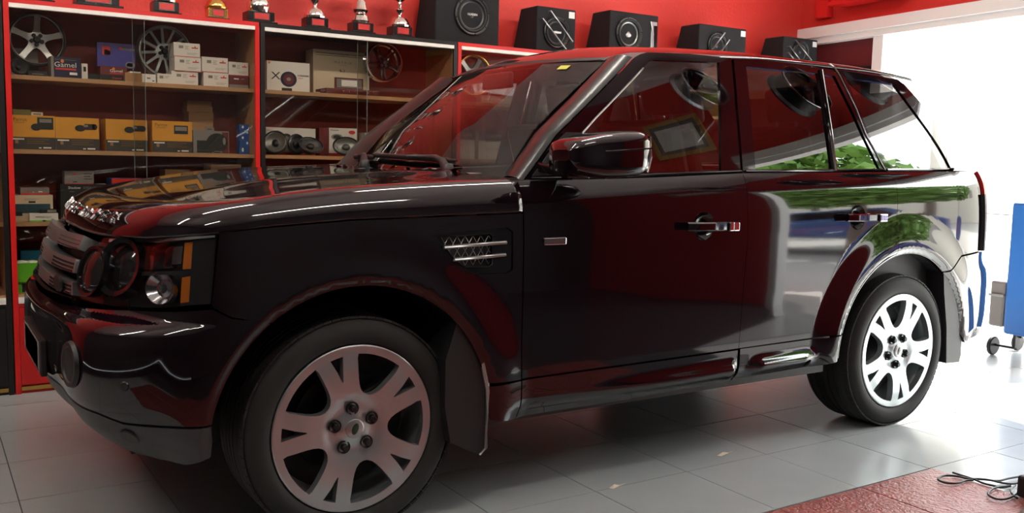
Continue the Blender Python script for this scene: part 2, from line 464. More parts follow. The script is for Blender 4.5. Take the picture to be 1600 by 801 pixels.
REI=[.12,.05,.01,0,0,.01,.04,.06,.06,.07,.09,.10]
WHEELS=(0.,2.745)
RA=.463
def DZ(x): return np.interp(x,[.3,.6,1.7,2.7,3.2,3.6],[-.0,0,.036,.050,.062,.07])
def inset(s,z):
    a=interp_s(z-DZ(s)*smooth(.6,1.05,z),SIDEZ,SIDEI)
    for wx in WHEELS:
        r=np.hypot(s-wx,z-.362)
        f=1-smooth(.50,.66,r)
        # flare: panel pulled out flush with the reference curve, lip rounded
        up=smooth(.30,.45,z)
        a=a*(1-.95*f)-.012*f+.014*(1-smooth(RA+.0,RA+.03,r))
    wf=1-smooth(-.80,-.38,s)
    # bumper ledge fades out before the wheel arch
    b=interp_s(z,FRZ,FRI)+.07*(1-smooth(-1.20,-.80,s))*(1-smooth(.66,.745,z))
    a=a*(1-wf)+b*wf
    wr=smooth(3.35,3.75,s)
    a=a*(1-wr)+interp_s(z,REZ,REI)*wr
    return a
def P(s,z,extra=0.):
    x,w=C(s); nx,nw=Nrm(s); i=inset(s,z)-extra
    return np.stack([x-nx*i,w-nw*i,z+0*x],-1)
# greenhouse side
def wG(x,z):
    t=np.maximum(z-1.15,-.05)
    return .872-(.205+.05*(x-2.1))*t-.10*t*t-.020*((x-1.5)/1.5)**2-.55*np.maximum(0,x-3.0)**2

# ------------------------------------------------------------------ the car
car = empty('car', (1.37, 0, 0), 'aubergine black luxury SUV with silver split-spoke wheels parked on grey tiles', 'car')
carp = car
_link0 = link
def carlink(o): o.matrix_parent_inverse = Matrix.Translation((-1.37, 0, 0)); return o
def cb(mb, name, m, parent=None, **k):
    o = mb.build(name, m, parent or car, **k)
    if parent is None: carlink(o)
    return o
def cpanel(*a, **k):
    r = panel(*a, **k)
    for o in r:
        if o.parent is car: carlink(o)
    return r
PV = lambda u, v: P(u, v)
def Pclad(u, v):
    ramp = smooth(.72, 1.45, u)*(1-smooth(1.62, 1.66, u))+smooth(1.70, 1.80, u)*(1-smooth(2.05, 2.16, u))
    zc_ = .375+.012*(u-.7)
    return P(u, v, .022*np.exp(-((v-zc_)/.028)**2)*ramp)
def GV(x, z): return np.stack([x+0*z, wG(x, z), z+0*x], -1)
def arc(cx, a0, a1, r=RA, n=28):
    return [(cx+r*math.cos(math.radians(a0+(a1-a0)*k/n)), .362+r*math.sin(math.radians(a0+(a1-a0)*k/n))) for k in range(n+1)]
HG = ([-2, -1.1, -.8, -.43, -.32, -.03, .3, .6], [.955, .958, .970, 1.0, 1.011, 1.030, 1.038, 1.045])
zg = lambda s: np.interp(s, *HG)

# front wings
VENT = [(.249, .975), (.389, .987), (.533, .994), (.555, .979), (.555, .85), (.534, .838), (.374, .842), (.339, .861), (.284, .917)]
wing = [(-.428, 1.0-.003)]+[(x, float(zg(x))-.004) for x in (-.32, -.2, -.03, .15, .3, .45)]+[(.5965, 1.041), (.5965, .465)]+arc(0, 13.5, 127.5)+[(-.40, .757), (-.452, .786), (-.441, .88)]
fw = cpanel('front_wing', wing, PV, M['paint'], car, holes=[VENT], dens=.014, ru=.026, rv=.014)
CUP = lambda hc, z0: [(hc+.054*math.cos(2*PI*k/28), z0+.054*math.sin(2*PI*k/28)) for k in range(28)]
# front doors, rear doors
BELT = ([.6, 1.146, 1.681, 2.252, 2.637, 3.2, 3.5], [1.149, 1.164, 1.187, 1.197, 1.204, 1.212, 1.216])
zb = lambda x: float(np.interp(x, *BELT))
GB = [(1.690, 1.188), (1.682, 1.122), (1.676, 1.069), (1.680, .906), (1.669, .745), (1.664, .592), (1.660, .476)]
fd = cpanel('front_door', [(.599, .467)]+[(.599, z) for z in (.7, .9, 1.05)]+[(.601, 1.149)]+[(x, zb(x)) for x in (.8, 1.0, 1.2, 1.4, 1.55)]+GB, PV, M['paint'], car, rv=.006, holes=[CUP(1.436, .979)])
GR = [(2.640, 1.203), (2.653, 1.19), (2.668, 1.161), (2.663, 1.05), (2.650, .93), (2.646, .816)]
rd = cpanel('rear_door', [(x, z) for x, z in GB[::-1]]+[(x, zb(x)) for x in (1.85, 2.05, 2.25, 2.45)]+GR+arc(2.745, 102.4, 164.6)+[(2.147, .481)], PV, M['paint'], car, dens=.014, rv=.006, holes=[CUP(2.372, .999)])
qp = cpanel('rear_quarter_panel', GR[::-1][:]+[(x, zb(x)) for x in (2.8, 2.95, 3.1, 3.25, 3.38)]+[(3.385, 1.10), (3.40, .95), (3.41, .815), (3.2, .80), (3.08, .735)]+arc(2.745, 52, 102.0), PV, M['paint'], car, dens=.014)
# lower cladding
cpanel('lower_cladding', [(.468, .340), (.5965, .318), (.5965, .461)]+arc(0, 12.2, -2, n=5)[0:5], Pclad, M['paint'], car)
cpanel('lower_cladding', [(.600, .316), (1.10, .317), (1.655, .333), (1.656, .470), (1.134, .466), (.600, .462)], Pclad, M['paint'], car, rv=.004, ru=.018)
cpanel('lower_cladding', [(1.668, .334), (2.13, .347), (2.262, .365)]+arc(2.745, 178, 165.3, n=5)+[(2.147, .476), (1.668, .474)], Pclad, M['paint'], car, rv=.004, ru=.018)
# bumpers
bt = [(s, float(zz)) for s, zz in ((-.300, .741), (-.40, .753), (-.447, .779), (-.62, .764), (-.80, .755), (-1.0, .745), (-1.2, .738), (SC, .735))]
bl = [(SC, .485), (-1.1, .485), (-.92, .480), (-.81, .470), (-.72, .447), (-.60, .445), (-.456, .445)]
cpanel('front_bumper', bt+bl+arc(0, 169.5, 128, n=16), PV, M['paint'], car, join=True, rv=.0035, ru=.02, dens=.012)
lo = [(SC, .27), (-1.15, .27), (-.95, .285), (-.80, .30), (-.68, .298), (-.53, .320), (-.460, .345)]
cpanel('bumper_valance', [(x, z-.006) for x, z in bl]+[(-.455, .39)]+lo[::-1], PV, M['greyplastic'], car, join=True, rv=.012)
cpanel('rear_bumper', [(3.08, .728), (3.2, .793), (3.41, .808), (SE, .80), (SE, .36), (3.6, .36), (3.25, .36), (3.185, .44)]+arc(2.745, 12, 51, n=12), PV, M['paint'], car, join=True)
cpanel('tailgate', [(3.62, .815), (SE, .815), (SE, 1.215), (3.62, 1.215)], PV, M['paint'], car, join=True)
tl = cpanel('tail_light', [(3.392, 1.21), (3.402, .95), (3.415, .815), (3.61, .815), (3.61, 1.215)], PV, M['redpanel'], car, lift=.012, skirt=.03)
cpanel('tail_light_surround', [(3.375, 1.10), (3.392, .95), (3.402, .812), (3.43, .812), (3.42, .95), (3.40, 1.10)], PV, M['plastic'], car, lift=.018, skirt=.03)

# bonnet
zc_top = ([-.62, -.45, -.30, -.15, .0, .30, .60], [1.035, 1.085, 1.113, 1.133, 1.147, 1.165, 1.178])
def Ztop(x, w): return float(interp_s(np.float64(x), *zc_top))-.018*(abs(w)/.8)**4+.010*math.exp(-((abs(w)-.52)/.09)**2)*float(smooth(-.5, -.1, x))
def hood_fun(sg):
    def f(a, b):
        s = SC+(.5955-SC)*a
        x, w = (float(q) for q in C(s)); nx, nw = (float(q) for q in Nrm(s)); ie = float(inset(np.float64(s), np.float64(zg(s))))
        # edge and shoulder ring are two nested rounded outlines, so the corner never folds
        if s < SF:
            ph = float(np.interp(SF-s, FL, np.linspace(0, PI/2, 400))); cc, ss_ = max(0., math.cos(ph))**(2/2.6), math.sin(ph)**(2/2.6)
            i0 = float(inset(np.float64(SF), np.float64(zg(SF)))); w0 = float(Wside(SF))
            x, w = SF-.385*ss_, (w0-i0)*cc; xt, wt = SF-.225*ss_, (w0-i0-.10)*cc
        else:
            x, w = x-nx*ie, w-nw*ie; xt, wt = x-nx*.10, w-nw*.10
        zt = Ztop(xt, wt); z0 = float(zg(s))
        lim = lambda ww: .44+.155*(min(abs(ww), .86)/.86)**2
        if b <= .5:
            t = b/.5*PI/2; q = 1-math.cos(t); z = z0+(zt-z0)*math.sin(t)
            X, Wd = x+(xt-x)*q, w+(wt-w)*q
        else:
            t = (b-.5)/.5; Wd = wt*(1-t); X = xt; z = Ztop(min(X, lim(Wd)), Wd)
        if X > lim(Wd): X = lim(Wd)
        return (X, sg*Wd, z)
    return f
V0, F0 = grid(hood_fun(-1), 110, 44); V1, F1 = grid(hood_fun(1), 110, 44)
n = len(V0); hb = bmesh.new()
vv = [hb.verts.new(p) for p in V0+V1]
for f in F0+[tuple(n+i for i in q[::-1]) for q in F1]:
    try: hb.faces.new([vv[i] for i in f])
    except ValueError: pass
bmesh.ops.remove_doubles(hb, verts=hb.verts, dist=1e-4)
bmesh.ops.recalc_face_normals(hb, faces=hb.faces)
for f in hb.faces: f.smooth = True
me = bpy.data.meshes.new('bonnet'); hb.to_mesh(me); hb.free(); me.materials.append(M['paint'])
hood = carlink(link(bpy.data.objects.new('bonnet', me), car))
sd = hood.modifiers.new('s', 'SOLIDIFY'); sd.thickness = .012; sd.offset = -1
# chrome letters on the bonnet nose
word = 'RANGE ROVER'
for i, ch in enumerate(word):
    if ch == ' ': continue
    wl = -.50+.098*i                                       # far side to near side, read from the front
    yy = -wl
    # find s on the nose with that half width
    ss = np.linspace(SC, -.9, 400); aw = np.array([float(hood_fun(1)((q-SC)/(.5955-SC), .17)[1]) for q in ss])
    s_ = ss[np.argmin(np.abs(aw-abs(yy)))]; a_ = (s_-SC)/(.5955-SC)
    f = hood_fun(1 if yy > 0 else -1)
    p = Vector(f(a_, .17)); du = Vector(f(a_+.004, .17))-Vector(f(a_-.004, .17)); dv = Vector(f(a_, .20))-Vector(f(a_, .14))
    right = du.normalized()*(-1 if yy > 0 else 1); upv = (dv-right*dv.dot(right)).normalized(); nn = right.cross(upv)
    o = text('bonnet_letter', ch, .062, M['chrome'], car, (0, 0, 0), ext=.003)
    Mx = Matrix((right, upv, nn)).transposed().to_4x4(); Mx.translation = p+nn*.003
    o.rotation_euler = Mx.to_euler(); o.location = Mx.translation; o.scale = (1.25, 1, 1); carlink(o)

# roof
def prof(w): return float(np.interp(abs(w), [0, .15, .25, .4, .5, .56, .6, .635, .66, .68], [1.748, 1.746, 1.741, 1.729, 1.716, 1.706, 1.6975, 1.688, 1.680, 1.670]))
_pf = np.polyfit([0, 0.15, 0.25, 0.4, 0.5, 0.6, 0.66, 0.7, 0.74, -0.15, -0.25, -0.4, -0.5, -0.6, -0.66, -0.7, -0.74], [1.748, 1.746, 1.741, 1.73, 1.718, 1.703, 1.69, 1.68, 1.664, 1.746, 1.741, 1.73, 1.718, 1.703, 1.69, 1.68, 1.664], 8)
def roofz(x, w):
    xe = x-.25*min(abs(w), .65)**2
    d = float(interp_s(np.float64(xe), [1.05, 1.15, 1.25, 1.4, 1.65, 1.9, 2.5, 2.8, 3.05, 3.35], [-.135, -.085, -.048, -.016, .004, .012, .009, -.004, -.030, -.085]))
    return float(np.polyval(_pf, w))+d*(1-.40*min(1, abs(w)/.6)**2 if xe < 1.6 else 1)
def wgut(x):
    return float(wG(np.float64(x), np.float64(np.interp(x, [1.12, 1.181, 1.254, 1.475, 1.722, 2.079, 2.322, 2.907, 3.3], [1.595, 1.623, 1.651, 1.662, 1.664, 1.671, 1.669, 1.657, 1.62]))))
def roof_f(a, b):
    q = 2*b-1; 
    x0 = 1.065+.107*min(1, abs(q)/.84)**2+.09*max(0, abs(q)-.84); x1 = 3.20-.16*abs(q)**4
    x = x0+(x1-x0)*(a**1.15); w = wgut(x)*q
    return (x, w, roofz(x, w)-.004)
V, F = grid(roof_f, 70, 60)
roof = carlink(mobj('roof', V, F, M['paint'], car, True)); sd = roof.modifiers.new('s', 'SOLIDIFY'); sd.thickness = .012; sd.offset = -1 if roof.data.polygons[0].normal.z > 0 else 1

# windscreen with its black edge band, pillars
WL = [(.655, .70, 1.158), (.805, .672, 1.322), (.99, .645, 1.470), (1.172, .622, 1.622)]
def WP(t):
    k = t*3; i = min(2, int(k)); f = k-i; return tuple(WL[i][j]*(1-f)+WL[i+1][j]*f for j in range(3))
def ws(a, b, off=0.):
    x, w, z = WP(a); q = 2*b-1; bul = (.17*(1-a)+.10*a)*(1-q*q)
    return (x-bul-.012*math.sin(PI*a), w*q, z+.012*(1-q*q)+.007*math.sin(PI*a))
V, F = grid(ws, 24, 40); carlink(mobj('windscreen', V, F, M['g_front'], car, True))
def band(a, b):
    p = ws(.985+.03*a, b); return (p[0]-.002, p[1], p[2]+.003)
V, F = grid(band, 1, 40); carlink(mobj('windscreen_seal', V, F, M['plastic'], car, True))
SL = [(0.628, 1.15), (0.781, 1.315), (0.907, 1.412), (1.05, 1.523), (1.174, 1.619)]
def SP(t):
    k = t*4; i = min(3, int(k)); f = k-i; x = SL[i][0]*(1-f)+SL[i+1][0]*f; z = SL[i][1]*(1-f)+SL[i+1][1]*f
    return (x, float(wG(np.float64(x), np.float64(z))), z)
for sg in (-1, 1):
    def pil(a, b):
        p, q = Vector(WP(a)), Vector(SP(a)); m_ = p.lerp(q, b); o = Vector((-.75, .55, .35)).normalized()*.030*math.sin(PI*b)**.8
        m_ += o; return (m_.x, sg*m_.y, m_.z)
    V, F = grid(pil, 24, 12)
    if sg < 0: F = [f[::-1] for f in F]
    carlink(mobj('windscreen_pillar', V, F, M['satinblack'], car, True))
# tailgate glass
def tg(a, b):
    q = 2*b-1; w = (.640+.05*a)*q
    return (3.20-.16*abs(q)**4+.30*a-.0*q*q, w, 1.615-.395*a)
V, F = grid(tg, 10, 20); carlink(mobj('tailgate_glass', V, F, M['g_priv'], car, True))
# sticker on the screen's top corner
p0 = Vector(ws(.94, .11)); px_ = Vector(ws(.94, .15))-p0; py_ = Vector(ws(.90, .11))-p0
n_ = px_.cross(py_).normalized()*.004*(-1)
if n_.x > 0: n_ = -n_
carlink(mobj('screen_sticker', [p0+n_, p0+px_+n_, p0+px_+py_+n_, p0+py_+n_], [(0, 1, 2, 3)], mat('yellow green sticker', (.50, .50, .06), .5), car))

# side glazing: frames, panes
FR1 = [(0.637, 1.153), (0.787, 1.314), (0.913, 1.411), (1.056, 1.522), (1.18, 1.618), (1.215, 1.635), (1.253, 1.645), (1.474, 1.658), (1.721, 1.66), (1.702, 1.449), (1.691, 1.196), (1.15, 1.172)]
GL1 = [(0.869, 1.179), (0.883, 1.283), (0.898, 1.325), (0.963, 1.381), (1.257, 1.61), (1.285, 1.617), (1.644, 1.635), (1.603, 1.367), (1.579, 1.19)]
FR2 = [(1.734, 1.657), (1.871, 1.667), (2.078, 1.668), (2.311, 1.662), (2.388, 1.656), (2.431, 1.63), (2.503, 1.485), (2.542, 1.369), (2.638, 1.216), (1.702, 1.195), (1.714, 1.449)]
GL2 = [(1.803, 1.63), (2.279, 1.634), (2.269, 1.405), (2.269, 1.205), (1.777, 1.196), (1.789, 1.426)]
GL3 = [(2.315, 1.631), (2.398, 1.631), (2.484, 1.466), (2.531, 1.363), (2.613, 1.215), (2.3, 1.206)]
QF = [(2.433, 1.66), (2.532, 1.661), (2.898, 1.65), (2.945, 1.631), (3.168, 1.457), (3.5, 1.24), (3.4, 1.222), (2.66, 1.213), (2.554, 1.373), (2.515, 1.489), (2.445, 1.648)]
GL4 = [(2.479, 1.629), (2.86, 1.623), (3.028, 1.45), (3.27, 1.227), (2.708, 1.219), (2.574, 1.374)]
cpanel('front_door_frame', FR1, GV, M['paint'], car, holes=[GL1], lift=.002)
cpanel('rear_door_frame', FR2, GV, M['paint'], car, holes=[GL2, GL3], lift=.002)
cpanel('rear_pillar_panel', QF, GV, M['paint'], car, holes=[GL4], lift=.002)
g1 = cpanel('front_door_glass', GL1, GV, M['g_door'], car, skirts=False, gap=-.002, lift=-.005)
cpanel('rear_door_glass', GL2, GV, M['g_priv'], car, skirts=False, gap=-.002, lift=-.005)
cpanel('rear_door_quarter_glass', GL3, GV, M['g_priv'], car, skirts=False, gap=-.002, lift=-.005)
cpanel('rear_quarter_glass', GL4, GV, M['g_priv'], car, skirts=False, gap=-.002, lift=-.005)
# bright edge strips and the waist seal
def strip(name, pts, m, r=.004, sides=(-1, 1), lift=.004):
    for sg in sides:
        v = [(x, sg*(float(wG(np.float64(x), np.float64(z)))+lift), z) for x, z in pts]
        cb(MB().tube(v, r, 6), name, m, smooth=True)
strip('glass_edge_strip', densify(GL1[:5], .05)[:14], M['satin'], .0035)
strip('door_edge_strip', [(2.376, 1.686), (2.406, 1.673), (2.436, 1.630), (2.508, 1.485), (2.547, 1.369), (2.652, 1.213)], M['satin'], .0035)
strip('pane_divider', [(2.297, 1.652), (2.289, 1.407), (2.284, 1.203)], M['paint'], .011)
strip('waist_seal', [(.66, 1.160), (1.15, 1.172), (1.69, 1.193)], M['gloss'], .008, lift=.003)
strip('waist_seal', [(1.715, 1.195), (2.2, 1.203), (2.64, 1.210)], M['gloss'], .008, lift=.003)
strip('waist_seal', [(2.665, 1.211), (3.0, 1.217), (3.3, 1.222)], M['gloss'], .008, lift=.003)
SAIL = [(0.66, 1.161), (0.789, 1.298), (0.8240000000000001, 1.324), (0.898, 1.324), (0.878, 1.181)]
cpanel('mirror_sail', SAIL, GV, M['plastic'], car, lift=.006)

# door mirrors
for sg in (-1, 1):
    t = carlink(link(bpy.data.objects.new('door_mirror', None), car)); t.location = (.80, sg*1.08, 1.24) if sg < 0 else (.93, .975, 1.235)
    if sg > 0: t.rotation_euler.z = 1.30      # folded in on the far side
    secs = [  # local x, half height, centre z, half depth in y, centre y
        (-.165, .018, .000, .045, .0), (-.15, .050, -.004, .085, -.005), (-.11, .060, -.002, .105, -.01), (-.05, .072, .000, .112, -.012), (.04, .078, .006, .112, -.012), (.10, .076, .012, .108, -.010), (.132, .072, .014, .100, -.008), (.142, .058, .015, .085, -.006)]
    V = []; F = []; n = 28
    for x, h, cz, d, cy in secs:
        for k in range(n):
            a = 2*PI*k/n; ca, sa = math.cos(a), math.sin(a); e = .42
            V.append((x, (cy+d*math.copysign(abs(ca)**e, ca))*-sg*-1, cz+h*math.copysign(abs(sa)**e, sa)))
    for i in range(len(secs)-1):
        for k in range(n): F.append((i*n+k, i*n+(k+1) % n, (i+1)*n+(k+1) % n, (i+1)*n+k))
    F.append(tuple(range(n))); F.append(tuple(range((len(secs)-1)*n, len(secs)*n))[::-1])
    if sg > 0: F = [f[::-1] for f in F]
    mobj('mirror_shell', V, F, M['paint'], t, True, 50)
    MB().tube([(-.16, -.05*sg*-1*-1, .012), (-.05, sg*.108, .016), (.136, sg*.103, .030)], .003, 6).build('shell_seam', M['gloss'], t, True)
    MB().tube([(.138, sg*.08, -.05), (.144, sg*.09, .0), (.142, sg*.085, .07)], .003, 6).build('mirror_rim_strip', M['satin'], t, True)
    MB().box(.138, .146, -.085, .085, -.04, .07).build('mirror_glass', M['chrome'], t)
    MB().obox((-.06, -sg*.14, -.050), (.05, 0, 0), (0, .10, .01), (0, 0, .018)).build('mirror_arm', M['gloss'], t, bevel=.008)

# door handles, side repeater, side vent
def on(u, v, lift=0.): 
    q = P(np.float64(u), np.float64(v), lift); return Vector((float(q[0]), float(q[1]), float(q[2])))
for sg in (-1, 1):
    for x0, x1, z0, hc, dr, isF in ((1.318, 1.592, .983, 1.436, fd, 1), (2.262, 2.532, 1.003, 2.372, rd, 0)):
        d = dr[0 if sg < 0 else 1]
        a = on(hc, z0-.004); cup = MB().lathe([(.0, -.026), (.03, -.024), (.046, -.014), (.053, -.003), (.0555, .0)], 28, axis='y', caps=False)
        o = cup.build('handle_recess', M['gloss'], d, True); o.location = (a.x, sg*a.y, a.z)
        if sg > 0: o.rotation_euler.z = PI
        w_ = on(hc, z0).y
        hb_ = MB()
        nseg = 14
        pts = [(x0+(x1-.062-x0)*k/nseg, w_+.028+.012*math.sin(PI*min(1, k/nseg*.9+.08))) for k in range(nseg+1)]
        V = []; F = []
        for x, w2 in pts:
            for dz, dy in ((-.016, -.008), (-.017, .002), (-.012, .009), (.012, .009), (.017, .002), (.016, -.008)): V.append((x, sg*(w2+dy), z0+dz+.012*(x-x0)/(x1-x0)*-.3))
        for i in range(nseg):
            for k in range(6): F.append((i*6+k, i*6+(k+1) % 6, (i+1)*6+(k+1) % 6, (i+1)*6+k))
        F += [tuple(range(6)), tuple(range(nseg*6, nseg*6+6))[::-1]]
        mobj('door_handle', V, F, M['paint'], d, True, 40)
        MB().box(x1-.060, x1-.036, min(sg*(w_+.02), sg*(w_+.047)), max(sg*(w_+.02), sg*(w_+.047)), z0-.021, z0+.014).build('handle_end', M['chrome'], d, bevel=.004)
        MB().box(x1-.033, x1, min(sg*(w_-.01), sg*(w_+.042)), max(sg*(w_-.01), sg*(w_+.042)), z0-.022, z0+.013).build('handle_end', M['chrome'], d, bevel=.005)
    d = fd[0 if sg < 0 else 1]; a = on(.725, .942)
    MB().box(.678, .773, min(sg*(a.y-.004), sg*(a.y+.008)), max(sg*(a.y-.004), sg*(a.y+.008)), .929, .956).build('side_repeater', M['lamp'], d, bevel=.004)
VI = [(.273, .967), (.465, .974), (.476, .965), (.474, .872), (.463, .864), (.370, .867), (.335, .889), (.300, .930)]
cpanel('vent_surround', VENT, PV, M['gloss'], car, holes=[VI], lift=-.006, gap=.001)
cpanel('vent_back', VI, PV, M['plastic'], car, lift=-.03, gap=-.004)
for sg in (-1, 1):
    vb = [o for o in car.children if o.name.startswith('vent_back')][0 if sg < 0 else 1]
    mesh = MB()
    for k in range(-4, 9):
        for dd in (1, -1):
            pts = []
            for i in range(13):
                z = .862+.114*i/12; x = .285+.030*k+dd*(z-.92)*.62
                if inpoly([x], [z], VI)[0]: q = on(x, z, -.012); pts.append((q.x, sg*q.y, q.z))
            if len(pts) > 1: mesh.tube(pts, .0011, 4)
    mesh.build('vent_mesh', M['satin'], vb, False)
    for (xa, za, xb, zb_) in ((.288, .935, .526, .944), (.324, .894, .523, .902)):
        q0 = on(xa, za, .002)
        q2 = on(xb, zb_, .003)
        MB().tube([(q0.x, sg*q0.y, q0.z), (q2.x, sg*q2.y, q2.z)], .0062, 8).build('vent_bar', M['satin'], vb, True)
    rim_ = [(on(x, z, -.004)) for x, z in VI]
    MB().tube([(q.x, sg*q.y, q.z) for q in rim_], .0018, 5, True).build('vent_edge', M['darkmetal'], vb, True)

# headlights
for sg in (-1, 1):
    pass
HLO = [(-1.10, .760), (-1.035, .954), (-.80, .970), (-.653, .977), (-.432, .996), (-.443, .876), (-.453, .790), (-.651, .772), (-.924, .762)]
hl = cpanel('headlight', HLO, PV, M['plastic'], car, lift=-.045, gap=.002, skirt=.03)
HLF = [(-.505, .985), (-.437, .990), (-.447, .876), (-.456, .795), (-.52, .788)]
cpanel('headlight_end_panel', HLF, PV, M['plastic'], car, lift=-.004, gap=0)
cpanel('headlight_top_trim', [(-.98, .952), (-.80, .962), (-.653, .970), (-.44, .990), (-.44, .984), (-.653, .961), (-.80, .953), (-.98, .944)], PV, M['satin'], car, lift=.002, gap=0, rv=.004)
cpanel('headlight_lens', HLO, PV, M['g_lens'], car, lift=-.001, gap=.001, skirts=False)
for sg in (-1, 1):
    H = hl[0 if sg < 0 else 1]
    def fr(u, v, lift):
        p = on(u, v, lift); a = on(u+.01, v, lift)-on(u-.01, v, lift); b = on(u, v+.01, lift)-on(u, v-.01, lift); a.normalize(); b = (b-a*b.dot(a)).normalized(); n_ = a.cross(b)
        if n_.dot(Vector((-1 if u < -.45 else 0, 1, 0))) < 0: n_ = -n_
        f = lambda q: Vector((q.x, sg*q.y, q.z)); return f(p), f(a), f(b), f(n_)
    def patch(name, poly, m, lift): return panel(name, poly, PV, m, H, lift=lift, gap=0, sides=(sg,), skirt=.012)
    patch('amber_strip', [(-.541, .967), (-.508, .971), (-.514, .893), (-.546, .890)], M['amber'], -.012)
    patch('amber_strip', [(-.548, .866), (-.516, .872), (-.522, .797), (-.553, .792)], M['amber'], -.012)
    patch('lamp_divider', [(-.817, .866), (-.501, .889), (-.499, .879), (-.813, .855)], M['plastic'], -.008)
    patch('reflector', [(-.765, .955), (-.60, .963), (-.61, .893), (-.765, .880)], M['lamp'], -.035)
    patch('reflector_bulb', [(-.60, .952), (-.556, .957), (-.560, .905), (-.60, .902)], M['lamp'], -.020)
    patch('lower_reflector', [(-.80, .845), (-.56, .862), (-.565, .795), (-.80, .782)], M['darkmetal'], -.040)
    patch('dark_cell', [(-.655, .955), (-.605, .958), (-.61, .896), (-.655, .894)], M['gloss'], -.030)
    def disc(name, u, v, lift, prof, m, sx=1.):
        p, a, b, n_ = fr(u, v, lift); mb = MB().lathe(prof, 30, caps=False)
        o = mb.build(name, m, H, True, 45)
        Mx = Matrix((a*sx, b, n_)).transposed().to_4x4(); Mx.translation = p
        o.data.transform(Mx); return o
    disc('indicator_lamp', -.625, .826, -.030, [(.0, .018), (.010, .016), (.014, .002), (.026, -.002), (.042, .012), (.046, .016), (.049, .016), (.050, .0)], M['lamp'], 1.25)
    disc('main_lamp', -.865, .868, -.035, [(.0, .024), (.03, .021), (.055, .012), (.072, .004)], M['darkglass'], 1.0)
    disc('main_lamp_bezel', -.865, .868, -.035, [(.070, .020), (.074, .034), (.090, .038), (.094, .0)], M['gloss'], 1.0)
    disc('inner_lamp', -1.010, .845, -.035, [(.0, .052), (.03, .050), (.055, .044), (.066, .038)], M['darkglass'], 1.0)
    disc('inner_lamp_bezel', -1.010, .845, -.035, [(.064, .02), (.068, .046), (.078, .048), (.083, .0)], M['gloss'], 1.0)
    disc('fog_lamp', -.935, .594, .0, [(.0, .004), (.048, .004), (.052, .003)], M['ink'], 1.0)
    disc('fog_lamp_ring', -.935, .594, -.004, [(.050, .006), (.054, .012), (.066, .012), (.070, .0)], M['plastic'], 1.0)
    disc('tow_cap', -.72, .398, .0, [(.0, .004), (.028, .004), (.032, .0)], M['plastic'])
    disc('parking_sensor', -.70, .56, .0, [(.0, .004), (.012, .004), (.014, .0)], M['gloss'])

# grille with three slats, perforated faces
gz = cpanel('grille', [(-1.10, .760), (-1.05, .952), (SC, .952), (SC, .755)], PV, M['plastic'], car, join=True, lift=-.05)[0]
for zc, sc, name in ((.925, -1.125, 'grille_slat'), (.857, -1.113, 'grille_slat'), (.790, -1.100, 'grille_slat')):
    half = [(sc, zc-.020), (sc-.012, zc+.020), (SC, zc+.018), (SC, zc-.024)]
    s_ = panel(name, half, PV, M['satin'], gz, join=True, lift=.022, skirt=.05, gap=0)[0]
    dots = MB()
    for sg in (-1, 1):
        for k in range(20):
            for r_ in range(3):
                u = sc-.02-.0145*k; v = zc-.012+.011*r_; a = on(u, v, .0225)
                n2 = Nrm(np.float64(u)); nv = Vector((float(n2[0]), sg*float(n2[1]), 0)); tv = Vector((-nv.y, nv.x, 0))
                dots.obox((a.x, sg*a.y, a.z), nv*.0012, tv*.0038, (0, 0, .0036))
    tag(dots.build('slat_perforations', M['darkmetal'], s_), kind='stuff')
cpanel('grille_frame', [(-1.085, .748), (-1.075, .755), (SC, .752), (SC, .738)], PV, M['gloss'], car, join=True, lift=.03, gap=0)
# oval badge on the lowest slat
a = on(-1.22, .800, .03); o = MB().lathe([(.0, .006), (.03, .006), (.036, .0)], 24).build('grille_badge', M['darkmetal'], gz, True, 40)
n2 = Nrm(np.float64(-1.22)); nv = Vector((float(n2[0]), -float(n2[1]), 0)); tv = Vector((nv.y, -nv.x, 0))
o.data.transform(Matrix.Translation((a.x, -a.y, a.z)) @ Matrix((tv*1.3, Vector((0, 0, 1))*.85, nv)).transposed().to_4x4())
# number plate carrier
cb(MB().box(-.826, -.806, -.26, .26, .485, .605), 'number_plate', M['plastic'], bevel=.004)
cb(MB().box(-.828, -.824, -.235, .235, .494, .596), 'number_plate_face', M['greycard'])
cb(MB().box(-.828, -.78, -.20, .20, .50, .59), 'plate_carrier', M['plastic'])

# cowl, wipers
def cowl(a, b):
    q = 2*b-1; w = .80*q; x0 = .42+.155*(abs(w)/.86)**2; x1 = .50+.20*(abs(q))**2
    return (x0+(x1-x0)*a, w, 1.146+.006*a)
V, F = grid(cowl, 2, 20); carlink(mobj('cowl_panel', V, F, M['plastic'], car, True))
for (pw, pt) in ((-.50, .02), (.08, .02)):
    # pivot near the cowl; blade lies along the foot of the screen
    def wsp(w, a, l): 
        x, ww, z = WP(a); b = (w/ww+1)/2; q = Vector(ws(a, b)); return q+Vector((-.5, 0, .85))*l
    t = carlink(link(bpy.data.objects.new('wiper', None), car)); t.location = (0, 0, 0)
    piv = wsp(pw, .0, .015)+Vector((-.03, 0, -.005)); tip = wsp(pw+.50, .06, .03); mid = wsp(pw+.10, .035, .045)
    MB().tube([piv, piv.lerp(mid, .5)+Vector((0, 0, .012)), mid, mid.lerp(tip, .55)], [.018, .016, .012, .007], 8).build('wiper_arm', M['plastic'], t, True)
    MB().lathe([(.0, .03), (.018, .028), (.022, .0), (.022, -.02)], 16, tuple(piv), caps=False).build('pivot_cap', M['plastic'], t, True)
    bl_ = [wsp(pw+.02+.62*k/10, .055+.02*(k/10), .022) for k in range(11)]
    MB().tube(bl_, [.006]+[.012]*9+[.006], 6).build('wiper_blade', M['plastic'], t, True)
